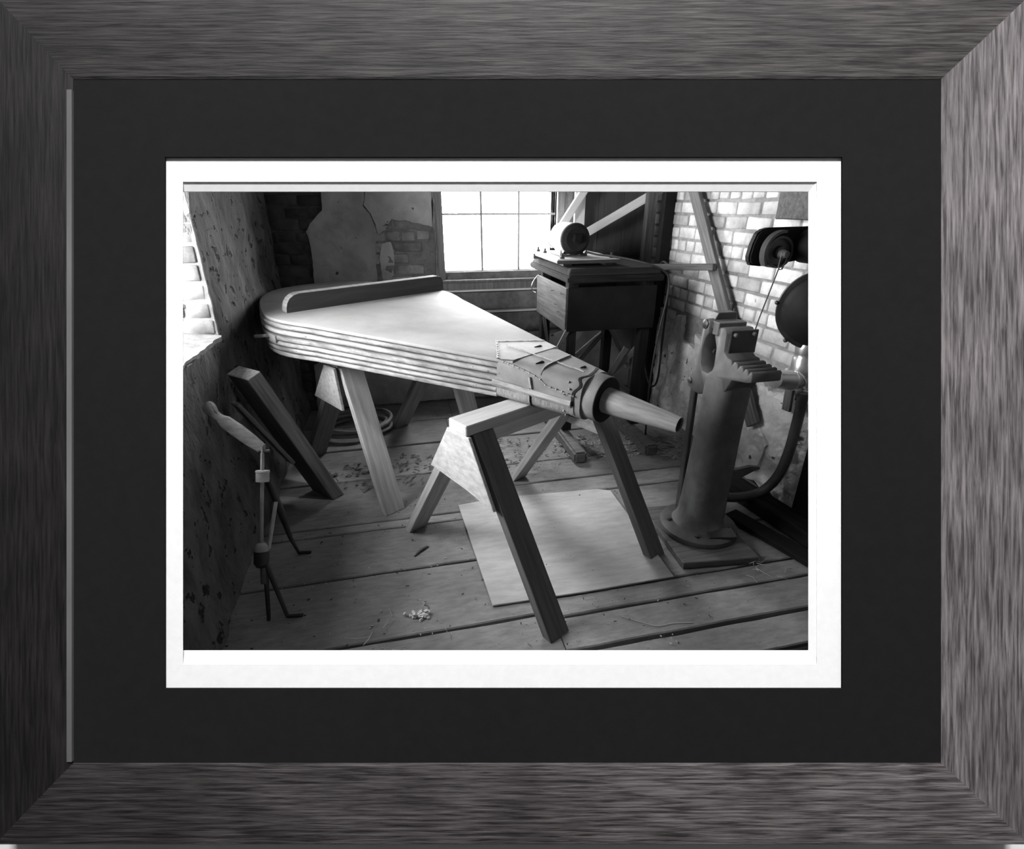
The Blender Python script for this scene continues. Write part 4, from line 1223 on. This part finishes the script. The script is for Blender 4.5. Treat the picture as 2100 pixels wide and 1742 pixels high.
chips('wood_chips', 420, 1.35, 3.0, 0.38, 0.22, 0.006, 0.035, M_STRAW, 'pale chips and straw scattered around the bench skids')
chips('wood_chips', 260, 1.75, 2.95, 0.22, 0.25, 0.006, 0.04, M_STRAW, 'pale litter heaped at the foot of the right wall')
chips('wood_chips', 160, 0.62, 3.05, 0.35, 0.25, 0.006, 0.03, M_MIDW, 'dark splinters strewn over the boards behind the near sawhorse')
chips('wood_chips', 150, -0.15, 2.95, 0.45, 0.22, 0.008, 0.05, M_MIDW, 'flakes of rotten wood on the boards beneath the bellows')
chips('floor_crumbs', 420, 0.4, 1.9, 1.1, 0.75, 0.003, 0.012, M_STRAW, 'pale crumbs sprinkled over the open floor')
chips('floor_crumbs', 150, 0.3, 1.9, 1.2, 0.8, 0.004, 0.016, M_DARKW, 'dark crumbs sprinkled over the open floor')


def straws(name, n, cx, cy, r, label, l0=0.03, l1=0.09, mat=None):
    gs = []
    for _ in range(n):
        x, y = cx + rnd.gauss(0, r), cy + rnd.gauss(0, r)
        a = rnd.uniform(0, 6.3)
        l = rnd.uniform(l0, l1)
        dxy = Vector((math.cos(a), math.sin(a), 0))
        k = Vector((-dxy.y, dxy.x, 0)) * rnd.uniform(-0.3, 0.3) * l
        p0 = Vector((x, y, 0.006 + rnd.uniform(0, 0.012)))
        gs.append(tube([p0, p0 + dxy * l * 0.5 + k + Vector((0, 0, rnd.uniform(0, 0.01))), p0 + dxy * l], 0.0013, 4))
    tag(obj(name, join(*gs), mat or M_STRAW, None, Matrix.Translation((cx, cy, 0))), label, 'straw', kind='stuff')


straws('straw_litter', 60, 0.86, 2.78, 0.07, 'wisps of straw by the front end of the left bench skid')
straws('straw_litter', 5, -0.15, 1.50, 0.07, 'a few bent straws on the floor at the bottom edge', 0.05, 0.12)
straws('straw_litter', 14, 1.55, 1.60, 0.05, 'wisp of straw in front of the plank under the vise')

tf = []
for k in range(46):
    c = Vector((-0.022 + rnd.gauss(0, 0.018), 1.647 + rnd.gauss(0, 0.009), 0.006 + abs(rnd.gauss(0, 0.006))))
    v, f = box(-0.007, 0.007, -0.005, 0.005, -0.004, 0.004)
    R = Matrix.Translation(c) @ Matrix.Rotation(rnd.uniform(0, 6), 4, 'Z') @ Matrix.Rotation(rnd.uniform(-0.8, 0.8), 4, 'X')
    tf.append(([R @ Vector(p) for p in v], f))
tu = root('plaster_crumb', (-0.02, 1.647, 0), 'small pale crumbled lump with a curl of string on the floor', 'debris')
obj('lump', join(*tf), M_PLASTR, tu)
obj('string_curl', tube(smooth_path([(-0.018, 1.655, 0.02), (-0.012, 1.68, 0.03), (-0.005, 1.70, 0.02), (-0.016, 1.715, 0.012), (0.0, 1.725, 0.010)], 4), 0.003, 6), M_STRAW, tu)
tag(obj('wood_stick', tube([(-0.036, 2.049, 0.007), (-0.005, 2.085, 0.010), (0.034, 2.114, 0.008)], [0.003, 0.008, 0.007], 7), M_MIDW, None, Matrix.Translation((0, 2.08, 0))), 'small broken stick lying on the floorboards left of the plywood', 'stick')
tag(obj('bent_wire', tube(smooth_path([(0.80, 1.46, 0.004), (0.88, 1.40, 0.006), (0.93, 1.375, 0.004), (1.0, 1.375, 0.006), (1.08, 1.36, 0.004)], 5), 0.0018, 5), M_STRAW, None, Matrix.Translation((0.93, 1.4, 0))), 'thin bent straw lying across the floor seam at lower right', 'straw')
